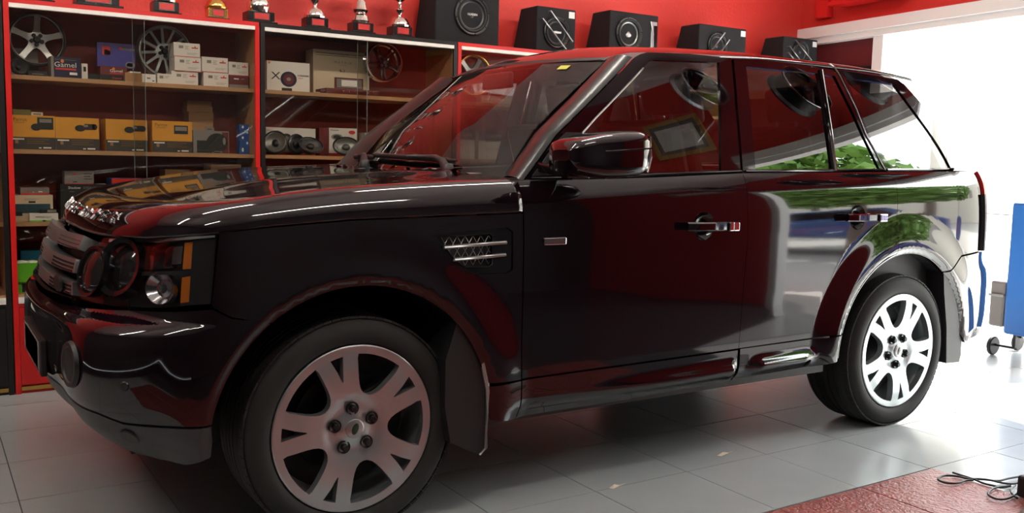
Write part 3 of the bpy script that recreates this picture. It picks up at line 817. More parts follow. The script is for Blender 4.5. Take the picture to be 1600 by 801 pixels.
for w_ in (-.28, .28):
    cb(MB().obox((.28, w_, Ztop(.28, w_)+.006), (.014, 0, .001), (0, .010, 0), (0, 0, .007)), 'washer_jet', M['plastic'], bevel=.003)

# arch liners, underbody, cabin
for sg in (-1, 1):
    for cx in WHEELS:
        V = []; F = []; n = 28; R2 = .468
        for k in range(n+1):
            a = math.radians(-6+184*k/n)
            for w_ in (.905, .50): V.append((cx+R2*math.cos(a), sg*w_, .362+R2*math.sin(a)))
        for k in range(n): F.append((2*k, 2*k+2, 2*k+3, 2*k+1))
        c0 = len(V); F.append(tuple(2*k+1 for k in range(n+1)))
        carlink(mobj('arch_liner', V, F, M['plastic'], car))
ub = MB(); ub.box(-.62, -.46, -.62, .62, .30, .90); ub.box(-.46, .46, -.50, .50, .26, 1.0); ub.box(.46, 2.28, -.86, .86, .30, .56); ub.box(2.28, 3.2, -.50, .50, .30, .80); ub.box(3.2, 3.7, -.70, .70, .36, .80)
ub.box(.46, .60, -.86, .86, .5, 1.02)
cb(ub, 'underbody', M['plastic'])
cab = MB(); cab.box(.60, 3.4, -.86, .86, .56, .62)
for sg in (-1, 1):
    cab.box(.60, 3.3, min(sg*.80, sg*.84), max(sg*.80, sg*.84), .60, 1.12)
cb(cab, 'cabin_tub', M['seat'])
d_ = MB(); V = []
prof_ = [(.62, 1.10), (.66, 1.135), (.80, 1.150), (.95, 1.140), (1.02, 1.10), (1.03, 1.00), (.98, .80), (.62, .70)]
for y in (-.78, .78): V += [(x, y, z) for x, z in prof_]
n = len(prof_); F = [(k, (k+1) % n, n+(k+1) % n, n+k) for k in range(n)]+[tuple(range(n)), tuple(range(n, 2*n))[::-1]]
carlink(mobj('dashboard', V, F, M['dash'], car))
cb(MB().add([(.70, -.15, 1.154), (.86, -.20, 1.160), (.93, .06, 1.156), (.77, .10, 1.152), (.71, .02, 1.152), (.74, -.13, 1.1535), (.88, -.17, 1.162), (.93, .05, 1.158), (.78, .09, 1.156), (.72, 0, 1.156)], [(0, 1, 2, 3), (5, 6, 7, 8)]), 'paper_sheet', M['paper'])
sw = MB(); sw.tube([(1.10+.07*math.sin(a)*.4, -.38+.19*math.cos(a), 1.02+.18*math.sin(a)) for a in [2*PI*k/28 for k in range(28)]], .014, 8, True)
sw.obox((1.09, -.38, 1.02), (.015, 0, 0), (0, .17, 0), (0, 0, .025)); sw.obox((1.07, -.38, .98), (.03, 0, 0), (0, .06, 0), (0, 0, .06))
cb(sw, 'steering_wheel', M['seat'], smooth=True, sharp=40)
def seat(x, y, name='seat'):
    t = carlink(link(bpy.data.objects.new(name, None), car)); t.location = (x, y, .62)
    MB().box(-.25, .25, -.25, .25, .12, .30).build('seat_cushion', M['seat'], t, bevel=.04)
    MB().obox((.32, 0, .48), (.06, 0, .018), (0, .24, 0), (-.09, 0, .30)).build('seat_back', M['seat'], t, bevel=.04)
    MB().obox((.40, 0, .90), (.045, 0, .01), (0, .13, 0), (-.02, 0, .085)).build('headrest', M['seat'], t, bevel=.03)
    for q in (-.06, .06): MB().tube([(.38, q, .76), (.39, q, .86)], .008).build('headrest_post', M['satin'], t)
for x in (1.30, 2.12):
    for y in (-.38, .38): seat(x, y)
cb(MB().box(1.0, 1.6, -.10, .10, .62, .92), 'centre_console', M['dash'], bevel=.03)
# rear-view mirror and far-side headlining
cb(MB().box(1.04, 1.06, -.12, .12, 1.53, 1.60), 'interior_mirror', M['plastic'], bevel=.008)
cb(MB().tube([(1.06, 0, 1.58), (1.09, 0, 1.63)], .008), 'mirror_stem', M['plastic'])

# mudflaps
FL = [(.300, .560), (.345, .700), (.392, .655), (.432, .563), (.458, .444), (.455, .244), (.430, .224), (.323, .279), (.300, .40)]
RF = [(3.03, .80), (3.10, .74), (3.188, .602), (3.235, .435), (3.240, .30), (3.229, .262), (3.12, .267), (3.10, .45), (3.06, .62)]
for sg in (-1, 1):
    for poly, ce in ((FL, 1), (RF, 0)):
        t = MB(); o_ = [(x+0., sg*.93, z) for x, z in poly]; i_ = [(x-.015, sg*.66, z) for x, z in poly]; n = len(poly)
        t.add(o_+i_, [tuple(range(n)), tuple(range(n, 2*n))]+[(k, (k+1) % n, n+(k+1) % n, n+k) for k in range(n)])
        ob = cb(t, 'mudflap', M['plastic'])
        if ce:
            e = [(x+.003, sg*.935, z) for x, z in poly[1:7]]
            MB().tube(e, [.006, .009, .010, .009, .006, .004], 6).build('mudflap_edge', M['satin'], ob, True)
# exhaust-side details: door bottom gap fillers
for sg in (-1, 1):
    cb(MB().box(.46, 2.26, min(sg*.84, sg*.90), max(sg*.84, sg*.90), .345, 1.10), 'inner_sill', M['plastic'])
    cb(MB().box(2.60, 3.38, min(sg*.80, sg*.86), max(sg*.80, sg*.86), .84, 1.18), 'inner_quarter', M['plastic'])
    cb(MB().box(-.42, .60, min(sg*.80, sg*.86), max(sg*.80, sg*.86), .84, .99), 'inner_wing', M['plastic'])

# ------------------------------------------------------------------ wheels
def polar(r, deg): return (r*math.cos(math.radians(deg)), r*math.sin(math.radians(deg)))
def rim_face(R, holes, hfun, thick, name, m, parent, ru=.02):
    """flat-cut wheel face in local x,z; outward is -y"""
    outer = [polar(R, 360*k/72) for k in range(72)]
    uv, F, loops = triangulate(outer, holes, ru, ru, .012)
    N0 = len(uv); V = []; f2 = []
    for x, z in uv: V.append((x, -hfun(math.hypot(x, z)), z))
    for x, z in uv: V.append((x, -hfun(math.hypot(x, z))+thick, z))
    a, b, c = uv[F[0][0]], uv[F[0][1]], uv[F[0][2]]
    ccw = (b[0]-a[0])*(c[1]-a[1])-(b[1]-a[1])*(c[0]-a[0]) > 0
    for t in F:
        t = tuple(int(i) for i in t); f2.append(t if ccw else t[::-1]); f2.append(tuple(N0+i for i in (t[::-1] if ccw else t)))
    for L in loops:
        for i in range(len(L)): A, B = L[i], L[(i+1) % len(L)]; f2.append((A, N0+A, N0+B, B))
    return mobj(name, V, f2, m, parent, True, 35)
def rotp(poly, deg):
    c, s = math.cos(math.radians(deg)), math.sin(math.radians(deg)); return [(x*c-z*s, x*s+z*c) for x, z in poly]
big = [polar(.242, a) for a in (-18.2, -12, -6, 0, 6, 12, 18.2)]+[polar(.228, 19), polar(.195, 18.2), polar(.165, 17), polar(.145, 15.3), polar(.128, 12), polar(.117, 6.5), polar(.114, 0), polar(.117, -6.5), polar(.128, -12), polar(.145, -15.3), polar(.165, -17), polar(.195, -18.2), polar(.228, -19)]
tri = [polar(.240, a) for a in (-5.2, 0, 5.2)]+[polar(.20, 3.0), polar(.160, .6), polar(.160, -.6), polar(.20, -3.0)]
def hcar(r): return float(np.interp(r, [0, .045, .052, .085, .10, .15, .20, .245, .252, .262, .267], [.0, .0, -.012, -.012, -.002, .004, .006, .002, .004, .006, .004]))
def car_wheel(x, y, base, sg):
    t = carlink(link(bpy.data.objects.new('wheel', None), car)); t.location = (x, y, .362)
    if sg > 0: t.rotation_euler.z = PI
    holes = []
    for k in range(5): holes.append(rotp(tri, base+72*k)); holes.append(rotp(big, base+36+72*k))
    rim_face(.2665, holes, hcar, .030, 'rim', M['alloy'], t)
    MB().lathe([(.2665, .004), (.270, .002), (.270, -.012), (.262, -.014), (.250, -.020), (.238, -.05), (.232, -.20), (.262, -.225)], 64, axis='y', caps=False).build('rim_barrel', M['alloy'], t, True, 40)
    # studs along the barrel
    MB().lathe([(.0, -.10), (.165, -.10), (.168, -.115), (.0, -.12)], 40, axis='y', caps=False).build('brake_disc', M['darkmetal'], t, True, 40)
    MB().lathe([(.0, -.14), (.232, -.14)], 40, axis='y', caps=False).build('brake_shield', M['plastic'], t)
    MB().obox((.12, .075, .06), (.045, 0, .02), (0, .02, 0), (-.03, 0, .06)).build('brake_caliper', M['darkmetal'], t, bevel=.01)
    pr = [(.262, -.030), (.272, -.006), (.278, .004), (.300, .012), (.325, .010), (.345, -.004), (.356, -.022), (.3605, -.045)]
    W_ = .265
    prf = list(pr)
    for k in range(5):
        y0 = -.055-.036*k
        prf += [(.362, y0), (.362, y0-.026), (.355, y0-.028), (.355, y0-.034)]
    prf += [(.3605, -.235), (.350, -.258), (.325, -.272), (.285, -.268), (.262, -.24)]
    MB().lathe(prf, 96, axis='y', caps=False).build('tyre', M['rubber'], t, True, 50)
    # lateral sipes of the tread as raised blocks on the shoulder
    sp = MB()
    for k in range(76):
        a = 2*PI*k/76; er = Vector((math.cos(a), 0, math.sin(a))); et = Vector((-math.sin(a), 0, math.cos(a)))
        sp.obox(er*.3560+Vector((0, .030, 0)), er*.0035, Vector((0, .022, 0)), et*.0135)
    tag(sp.build('tread_blocks', M['rubber'], t), kind='stuff')
    MB().lathe([(.0, .006), (.026, .006), (.031, .003), (.032, -.004)], 32, axis='y', caps=False).build('centre_cap', M['satin'], t, True, 40)
    o = MB().lathe([(.0, .0012), (.013, .0010), (.015, .0)], 20, axis='y', caps=False).build('cap_badge', M['green_badge'], t, True); o.location = (0, -.0055, 0); o.scale = (.8, 1, 1.35); o.rotation_euler.y = .35
    nut = None
    for k in range(5):
        px_, pz_ = polar(.066, base-10+72*k)
        if nut is None:
            nut = MB().lathe([(.021, -.010), (.021, -.002), (.017, -.004), (.016, -.010)], 20, axis='y', caps=False).lathe([(.0115, -.010), (.0115, .010), (.009, .013), (.0, .013)], 6, axis='y', caps=False).build('lug_nut', M['darkmetal'], t, False)
            o = nut
        else:
            o = link(bpy.data.objects.new('lug_nut', nut.data), t)
        o.location = (px_, .0, pz_)
    return t
M['green_badge'] = mat('dark green badge', (.02, .05, .03), .25)
car_wheel(0, -.884, 105, -1); car_wheel(2.745, -.914, 64, -1); car_wheel(0, .884, 40, 1); car_wheel(2.745, .914, 10, 1)

# ------------------------------------------------------------------ display cabinets
def fl(px, py, z=0.):
    d = CR*(px-800)/FPX - CU*(py-400.5)/FPX + CF
    return Vector(CAMP + d*((z-CAMP[2])/d[2]))
MOD = 1.243; X0 = -.762
S1, S2, S3, S4 = 1.577, 1.215, .856, .500        # upper faces of the shelves and of the cabinet floor
words = ['black framed glass display cabinet at the far left edge', 'red framed glass display cabinet with yellow boxes, leftmost full cabinet',
         'black framed glass display cabinet with white speaker boxes behind the bonnet', 'red framed glass display cabinet seen through the windscreen',
         'black framed glass display cabinet hidden behind the front door windows', 'red framed glass display cabinet nearest the open shopfront']
for k in range(6):
    xa = X0+MOD*(k-1); xb = xa+MOD-.006; fm = M['redpaint'] if k % 2 else M['black']
    c = empty('display_cabinet', (xa, YF, 0), words[k], 'cabinet', 'glass display cabinets')
    W_ = xb-xa; D_ = YW-YF-.003
    for x in (0, W_-.018): MB().box(x, x+.018, .012, D_, .0, 1.935).build('side_panel', M['wood'], c)
    MB().box(0, W_, 0, D_, 1.912, 1.935).build('top_panel', fm, c)
    MB().box(.018, W_-.018, D_-.012, D_, .05, 1.912).build('back_panel', M['backpanel'], c)
    for x in (0, W_-.024): MB().box(x, x+.024, -.004, .012, 0, 1.912).build('front_stile', fm, c)
    for z in (S1, S2, S3): MB().box(.018, W_-.018, .045, D_-.012, z-.021, z).build('shelf', M['wood'], c)
    MB().box(.018, W_-.018, .0, D_-.012, .478, S4).build('cabinet_floor', M['wood'], c)
    MB().box(.024, W_-.024, -.006, .035, 1.892, 1.912).build('top_rail', M['rail'], c)
    MB().box(.024, W_-.024, -.006, .035, .456, .488).build('bottom_rail', M['rail'], c)
    MB().box(.024, .64, .010, .015, .488, 1.893).build('glass_pane', M['g_clear'], c); MB().box(.6398, .6415, .0098, .0152, .488, 1.893).build('pane_edge', M['pane_edge'], c)
    MB().box(.5835, .5852, .0218, .0272, .488, 1.893).build('pane_edge', M['pane_edge'], c)
    MB().box(.585, W_-.024, .022, .027, .488, 1.893).build('glass_pane', M['g_clear'], c)
    for x in (.026, .026+(W_-.052)/2+.002):
        d = MB().box(x, x+(W_-.052)/2-.002, -.002, .016, .045, .436).build('cupboard_door', M['redpanel'] if k % 2 else M['black'], c)
    MB().box(.024, W_-.024, .0, .016, .438, .455).build('door_head_rail', fm, c)
    MB().box(.026, W_-.026, -.004, .012, .016, .036).build('foot_trim', M['gold'], c)
    MB().box(.018, W_-.018, .012, .03, 0, .45).build('plinth', fm, c)

# ------------------------------------------------------------------ boxes on the shelves
class Box:
    def __init__(s, name, label, rect, zb, yf, depth, m, cat='box', group=None, rz=0., z1=None, bev=.0):
        """rect: left, top, right in photograph pixels of the front face; zb: height of what it stands on"""
        l, tp, r = rect; zt = at((l+r)/2, tp, yf).z if z1 is None else z1
        mid = (at(l, 400, yf).z, )
        # left and right at the middle height of the face
        def xof(p): 
            lo, hi = 0., 801.
            for _ in range(40):
                m_ = (lo+hi)/2
                if at(p, m_, yf).z > (zb+zt)/2: lo = m_
                else: hi = m_
            return at(p, lo, yf).x
        s.x0, s.x1 = xof(l), xof(r); s.w = s.x1-s.x0; s.h = zt-zb; s.d = depth; s.top = zt
        s.o = MB().box(-s.w/2, s.w/2, 0, depth, 0, s.h).build(name, m)
        s.o.location = ((s.x0+s.x1)/2, yf, zb+.0008); s.o.rotation_euler.z = rz
        tag(s.o, label, cat, group)
    def decal(s, name, u0, v0, u1, v1, m, t=.0012):
        """flat print on the front face, u to the right, v up, both 0..1"""
        return MB().box((u0-.5)*s.w, (u1-.5)*s.w, -t, .0002, v0*s.h, v1*s.h).build(name, m, s.o)
    def ell(s, name, u, v, ru, rv, m, t=.0016):
        n = 20; V = [((u-.5+ru*math.cos(2*PI*k/n))*s.w, y, (v+rv*math.sin(2*PI*k/n))*s.h) for y in (-t, .0002) for k in range(n)]
        F = [tuple(range(n)), tuple(range(n, 2*n))[::-1]]+[(k, n+k, n+(k+1) % n, (k+1) % n) for k in range(n)]
        return mobj(name, V, F, m, s.o)
    def text(s, body, u, v, hgt, m, align='CENTER', wmax=None, t=.0014):
        o = text('lettering', body, hgt*s.h, m, s.o, ((u-.5)*s.w, -t, v*s.h), align=align, ext=.0006)
        if wmax:
            wd = o.data.vertices[0].co.x; xs = [q.co.x for q in o.data.vertices]; o.scale.x = wmax*s.w/max(1e-4, max(xs)-min(xs))
        return o
    def lines(s, u0, v0, u1, n, dv, m, hh=.018):
        for k in range(n): s.decal('print_line', u0, v0-k*dv-hh, u0+(u1-u0)*(1-.22*(k % 2)), v0-k*dv, m, .001)

# first cabinet, top shelf
YB = 1.66
b = Box('parts_box', 'navy box lettered Gamel in white and red on the top shelf', (80, 89.5, 126), S1, 1.66, .14, M['navy'])
b.decal('print_line', .12, .86, .86, .875, M['inkgrey']); b.text('Gamel', .48, .62, .34, M['inkwhite'], wmax=.74); b.ell('flame_mark', .38, .80, .055, .09, M['orange']); b.decal('red_band', .14, .38, .84, .47, M['inkred']); b.decal('price_sticker', .62, .16, .88, .28, M['inkwhite'])
MB().box(-b.w/2-.0005, -b.w/2+.012, -.001, .14, 0, b.h+.001).build('bright_edge', M['greycard'], b.o)
b = Box('small_card_packet', 'small pale card packet beside the navy box', (127.5, 99.5, 137), S1, 1.70, .03, M['whitecard']); b.decal('dark_print', .3, .5, .75, .8, M['ink'])
b = Box('shadow_box', 'dull pink brown box under the five-spoke wheel at the left', (15, 76, 60), S1, 1.86, .06, M['greycard'])
b = Box('flat_unit', 'flat black car stereo unit lying between the round speaker and the navy box', (44, 111, 74), S1, 1.68, .12, M['plastic'], 'stereo'); b.lines(.2, .5, .8, 1, .2, M['inkgrey'], .12)
b = Box('flat_unit', 'flat black stereo unit behind the small card packet', (127, 115.5, 160), S1, 1.72, .10, M['plastic'], 'stereo')
b = Box('small_box', 'small dark red box lettered Gamel under the blue pouch', (157, 104, 198), S1, 1.70, .10, M['maroon'])
b.decal('dark_foot', .0, 0, 1, .42, M['ink']); b.text('Gamel', .6, .70, .26, M['inkwhite'], wmax=.48); b.ell('flame_mark', .5, .84, .05, .09, M['orange']); b.decal('red_band', .35, .5, .85, .57, M['inkred']); b.text('Gamel', .62, .22, .2, M['inkred'], wmax=.35)
zt = b.top
b = Box('blue_pouch', 'violet blue shiny picture pouch leaning on a small red box', (152, 68, 211), zt, 1.76, .05, M['violet'], 'pouch')
b.decal('flame_print', .13, .50, .34, .86, M['inkred']); b.decal('flame_print', .18, .50, .30, .72, M['orange']); b.decal('leaf_print', .27, .52, .34, .66, M['olive'])
b.ell('wheel_print', .86, .14, .13, .13, M['greycard']); b.ell('wheel_print', .86, .14, .09, .09, M['navy']); b.decal('car_print', .62, .74, .99, .82, M['greycard']); b.ell('lamp_print', .62, .80, .045, .06, M['inkred'])
b = Box('brown_box', 'small open brown carton with white paper on top', (195.5, 114, 222), S1, 1.66, .10, M['tan'])
MB().box(-.2*b.w, .45*b.w, .01, .07, b.h, b.h+.008).build('paper_slip', M['paper'], b.o)
b = Box('white_packet', 'crumpled white packet right of the brown carton', (222, 116, 243.5), S1, 1.665, .08, M['paper']); b.decal('dark_print', .35, .45, .6, .62, M['inkgrey']); b.decal('dark_print', .72, .2, .9, .3, M['ink'])
grp = 'white speaker part boxes stacked on the top shelf'
def wbox(label, rect, zb, yf, m=M['whitecard'], **k):
    b = Box('white_parts_box', label, rect, zb, yf, .13, m, 'box', grp, **k)
    b.decal('red_edge', 0, 0, 1, .045, M['inkred']); b.decal('code_print', .19, .60, .36, .80, M['inkgrey']); b.lines(.42, .78, .58, 3, .10, M['inkgrey'], .03)
    b.decal('red_mark', .68, .64, .92, .72, M['inkred']); b.decal('red_mark', .79, .72, .83, .82, M['inkred']); b.lines(.5, .30, .92, 2, .08, M['inkgrey'], .02)
    return b
b = Box('small_white_box', 'small white box left of the white box stack', (246, 115.5, 268), S1, 1.665, .10, M['whitecard']); b.decal('code_print', .15, .52, .42, .8, M['inkgrey']); b.lines(.48, .78, .85, 2, .14, M['inkgrey'], .04)
a1 = wbox('white parts box lowest of the left stack', (268, 112, 309.5), S1, 1.67)
a2 = wbox('white parts box in the middle of the left stack', (273, 89.5, 314), a1.top+.001, 1.665)
a3 = wbox('white parts box on top of the left stack, before the thin-spoked wheel', (271.5, 67.5, 312.5), a2.top+.001, 1.67)
b1 = wbox('white parts box lowest of the second stack from the right', (318, 114, 357), S1, 1.67)
b2 = wbox('white parts box on top of the second stack from the right', (315.5, 90, 356), b1.top+.001, 1.67)
c1 = Box('maroon_box', 'dark maroon box with grey foot under the rightmost white box', (358, 118.5, 388), S1, 1.68, .12, M['maroon']); c1.decal('grey_foot', 0, 0, 1, .3, M['greycard']); c1.decal('print_line', .25, .70, .5, .78, M['inkwhite']); c1.decal('print_line', .62, .72, .78, .78, M['inkgrey'])
c2 = wbox('white parts box in shadow on the dark maroon box', (357, 97.5, 388), c1.top+.001, 1.69)

# first cabinet, second shelf: hands-free kit boxes
grp = 'yellow and charcoal car kit boxes on the second shelf'
def ybox(label, rect, style, brand):
    b = Box('car_kit_box', label, rect, S2, 1.65, .16, M['yellow'], 'box', grp)
    b.decal('charcoal_band', -.0, 0, 1.0, .36, M['darkcard'], .0008)
    b.decal('band_side', 0, 0, .002, .36, M['darkcard'])
    if brand: b.text('Parrot', .22, .87, .15, M['inkgold'], wmax=.30); b.decal('print_line', .1, .775, .33, .785, M['inkgold'])
    if style == 0:
        b.decal('device_print', .60, .60, .96, .95, M['ink'], .0014); b.decal('screen_print', .65, .80, .92, .91, M['greycard'], .002); b.ell('knob_print', .57, .66, .115, .105, M['ink'], .002)
    if style == 1:
        b.ell('knob_print', .56, .68, .12, .10, M['ink'], .0016); b.decal('device_print', .66, .64, .90, .82, M['ink'], .0014); b.ell('device_print', .90, .73, .06, .09, M['ink'], .0014); b.decal('screen_print', .64, .72, .74, .79, M['greycard'], .002)
    if style == 2:
        b.decal('device_print', .54, .60, .89, .87, M['ink'], .0014); b.decal('screen_print', .57, .70, .86, .83, M['greycard'], .002)
    b.decal('car_print', .04, .28, .30, .32, M['inkwhite'], .0016); b.decal('car_print', .10, .17, .17, .27, M['tan'], .0016)
    b.lines(.36, .31, .86, 3, .06, M['inkgold'], .022)
    b.decal('logo_strip', .72, .035, .90, .075, M['inkwhite'], .0016); b.decal('logo_strip', .62, .035, .68, .065, M['inkwhite'], .0016)
    return b
y1 = ybox('yellow and charcoal kit box with a square screen unit, far left of the row', (16, 180.5, 86.5), 0, True)
ybox('yellow and charcoal kit box second from the left', (87, 184, 155), 1, False)
ybox('yellow and charcoal kit box third from the left, behind the pane edge', (165.5, 187, 230.5), 1, False)
ybox('yellow and charcoal kit box furthest right, lettered with a small display unit', (238, 189.5, 300.5), 2, True)
b = Box('olive_box', 'small olive green packet lying on the leftmost yellow box', (20, 171, 48), y1.top+.001, 1.69, .08, M['olive'], 'packet')
b = Box('tan_packet', 'small tan packet beside the olive packet', (49, 175.5, 67), y1.top+.001, 1.69, .07, M['cream'], 'packet'); b.decal('dark_print', .15, .2, .85, .7, M['inkgrey'])
b = Box('headset_box', 'grey box with black and red arc print right of the yellow boxes', (302, 204.5, 358), S2, 1.66, .10, M['greycard'])
b.ell('arc_print', .66, .46, .30, .44, M['ink'], .0012); b.decal('red_print', .80, .02, .98, .95, M['maroon'], .0008); b.decal('device_print', .10, .02, .52, .56, M['ink'], .002); b.decal('hang_tab', .34, 1.0, .58, 1.15, M['greycard']); b.decal('tab_slot', .40, 1.05, .52, 1.08, M['ink'], .002); b.decal('print_line', .58, .07, .80, .10, M['inkgrey'], .002); b.ell('face_print', .86, .55, .04, .16, M['inkgrey'], .002)
zt = S2
for i, (r, lab) in enumerate((((295, 198, 333), 'lowest'), ((295, 185, 333), 'second from the bottom'), ((295, 175, 333.5), 'third from the bottom'), ((292.5, 166, 332), 'second from the top'), ((293, 158, 330.5), 'topmost'))):
    b = Box('brown_box', 'dim brown carton %s in the stack behind the grey headset box' % lab, r, zt, 1.80, .12, M['tan'], 'box', 'stack of dim brown cartons'); zt = b.top+.0005
zt = S2
for i, lab in enumerate(('bottom', 'second from the bottom', 'middle', 'second from the top', 'top')):
    b = Box('blue_relay_box', 'small blue packet, %s of the stack beside the cabinet side' % lab, (374+(i % 2)*1.0, 236-(i+1)*8.3, 389+(i % 2)*1.0), zt, 1.70, .06, M['blue'], 'packet', 'stack of small blue packets'); b.ell('disc_print', .35+.4*(i % 2), .5, .10, .25, M['inkwhite']); zt = b.top+.0005

# first cabinet, third shelf
b = Box('camera_box', 'beige and teal box with a black device print on the third shelf', (19, 305, 83), S3, 1.68, .14, M['cream'])
b.decal('teal_print', .03, .30, .93, .66, mat('teal print', (.02, .06, .08), .5)); b.decal('device_print', .03, .20, .24, .36, M['ink'], .002); b.decal('label_print', .40, .70, .57, .77, M['ink']); b.lines(.3, .86, .66, 2, .04, M['inkgrey'], .012)
zt = b.top
b = Box('grey_box', 'flat grey box with red lower edge on the beige box', (32, 293.5, 77), zt+.001, 1.69, .12, M['greycard']); b.decal('red_edge', 0, 0, 1, .26, M['inkred']); b.decal('print_line', .18, .45, .32, .56, M['inkred']); b.decal('print_line', .62, .38, .76, .52, M['inkwhite']); b.decal('print_line', .42, .36, .46, .44, M['inkwhite'])
b = Box('warning_device_box', 'white box lettered wikango with a green lower edge', (46.5, 333.5, 91), S3, 1.625, .045, M['whitecard']); b.text('wikango', .48, .60, .34, M['inkgrey'], wmax=.58); b.decal('green_edge', 0, 0, 1, .16, M['green']); b.ell('thumb_notch', .5, .09, .07, .1, M['ink'], .002)
b = Box('black_device', 'black gadget with grey label lying on the wikango box', (62, 327, 88.5), b.top+.001, 1.635, .03, M['plastic'], 'gadget'); b.decal('grey_label', .45, .2, .98, .85, M['inkgrey'])
b = Box('black_box', 'large black box lettered Shadow STEALTH', (95, 288, 166), S3, 1.70, .18, M['ink']); b.text('Shadow', .30, .90, .10, M['inkwhite'], wmax=.27); b.text('STEALTH', .66, .895, .09, M['inkgrey'], wmax=.32); b.decal('print_line', .2, .79, .3, .80, M['inkgrey'])
zt = b.top
b = Box('white_label_box', 'pale box with small red mark standing on the black box', (101, 267.5, 146.5), zt+.001, 1.71, .10, M['greycard']); b.decal('red_edge', 0, 0, 1, .05, M['inkred']); b.ell('red_dot', .33, .76, .04, .09, M['inkred']); b.lines(.66, .82, .94, 3, .2, M['ink'], .05); b.lines(.28, .2, .42, 1, .2, M['ink'], .07)
b = Box('blue_box', 'narrow bright blue box behind the car nose', (103.5, 333, 118), S3, 1.63, .05, M['skyblue']); b.decal('white_print', .3, .3, .7, .75, M['inkwhite'])
b = Box('white_wedge', 'small white carton right of the black box', (151, 288, 165.5), zt-.02 if False else zt+.001, 1.74, .05, M['whitecard'])
b = Box('kit_box', 'red topped blue box behind the bonnet', (175, 279, 244), S3, 1.66, .16, M['blue']); b.decal('red_top', 0, .85, 1, 1, M['redcard']); b.decal('picture', .08, .45, .36, .72, M['ink']); b.text('kit', .6, .66, .12, M['inkgrey'])
b = Box('brown_box', 'brown carton with red foot right of the red topped blue box', (258.5, 265, 297), S3, 1.70, .14, M['tan']); b.decal('red_foot', 0, .0, 1, .72, M['redcard'], .0008)
b = Box('speaker_carton', 'brown carton with a square black window near the cabinet side', (330, 256.5, 377), S3, 1.70, .16, M['tan']); b.decal('window', .34, .52, .68, .78, M['ink'])
# first cabinet, lowest compartment
b = Box('green_box', 'long green box lying lowest beside the car nose', (27, 439.5, 100), S4, 1.63, .16, M['green']); b.decal('blue_label', .10, .08, .98, .85, M['navy']); b.lines(.22, .62, .75, 1, .2, M['inkgrey'], .12)
zt = b.top
b = Box('green_box', 'bright green open carton on the long green box', (24, 411, 93), zt+.001, 1.62, .18, M['green'])
for u in (-.35, -.1, .15): MB().lathe([(.0, .012), (.02, .006), (.03, 0)], 10, (u*b.w*.9, .06, b.h)).build('foil_wad', M['paper'], b.o)
b = Box('blue_case', 'blue plastic case behind the green carton', (33, 391, 100), S4, 1.83, .10, M['skyblue'], 'case')
b = Box('black_case', 'black box left of the blue case', (23, 386, 32), S4, 1.86, .06, M['ink'], 'case')

# second cabinet, top shelf
b = Box('speaker_box', 'pale pink box lettered XTREMER with an oval speaker print', (417, 97, 484), S1, 1.70, .14, M['whitecard'])
b.ell('speaker_print', .50, .42, .19, .26, M['navy']); b.ell('speaker_print', .50, .42, .13, .18, M['maroon'], .002); b.ell('speaker_print', .50, .42, .05, .06, M['inkgrey'], .0024); b.decal('foot_print', .34, .02, .58, .12, M['ink'], .001)
b.text('XTREMER', .84, .56, .075, M['ink'], wmax=.27); b.text('X', .20, .50, .36, M['ink'], wmax=.22); b.ell('orange_dot', .05, .94, .03, .04, M['orange']); b.lines(.72, .48, .84, 1, .1, M['inkred'], .015)
b = Box('amplifier_box', 'tall cream box lettered MATRIX 6.1', (489.5, 80, 577), S1, 1.80, .13, M['cream'])
b.decal('print_line', .04, .925, .95, .935, M['ink']); b.decal('print_line', .04, .875, .95, .885, M['ink']); b.text('M A T R I X', .52, .74, .065, M['inkgrey'], wmax=.31); b.decal('print_line', .46, .685, .60, .69, M['inkgrey']); b.text('6.1', .51, .56, .10, M['ink'], wmax=.085)
# amplifier with gold terminals and its flip-up display
t = empty('amplifier', at(552, 148, 1.66).xy.to_3d(), 'maroon brown car amplifier with gold terminals and a raised display', 'amplifier'); t.location.z = S1+.0008
MB().box(-.17, .17, 0, .10, 0, .034).build('amplifier_body', M['maroon'], t, bevel=.003)
MB().box(-.20, -.17, .01, .09, .012, .026).build('mounting_flange', M['maroon'], t)
for q in range(7): MB().lathe([(.006, 0), (.006, .008), (.004, .010), (.0, .010)], 10, (-.10+.038*q, -.0, .018), axis='y').build('gold_terminal', M['gold'], t)
MB().box(-.095, .085, .05, .062, .034, .102).build('display_frame', M['maroon'], t); MB().box(-.085, .075, .048, .051, .044, .094).build('display_bezel', M['greycard'], t); MB().box(-.055, .045, .046, .049, .052, .088).build('display_screen', M['inkwhite'], t)
# second cabinet, second shelf
def pbox(label, rect, yf, u_sp, foot=True):
    b = Box('speaker_box', label, rect, S2, yf, .10, M['whitecard'], 'box', 'white boxed speakers on the second shelf')
    b.decal('red_foot', 0, 0, 1, .10, M['redcard'])
    return b
b = pbox('wide white box lettered Pioneer in red behind two loose speakers', (416, 200, 493), 1.76, 0); b.text('Pioneer', .13, .88, .11, M['inkred'], wmax=.23); b.ell('round_print', .40, .62, .11, .17, M['ink']); b.ell('round_print', .40, .62, .05, .08, M['inkgrey'], .002); b.decal('blue_logo', .46, .24, .54, .30, M['blue'])
b = pbox('small white box lettered Pioneer beside the oval speaker', (514, 200.5, 557.5), 1.76, 0); b.text('Pioneer', .2, .92, .07, M['ink'], wmax=.30); b.ell('pink_disc', .82, .86, .12, .07, M['inkred']); b.ell('oval_print', .28, .68, .20, .11, M['inkgrey']); b.ell('oval_print', .28, .68, .13, .07, M['ink'], .002)
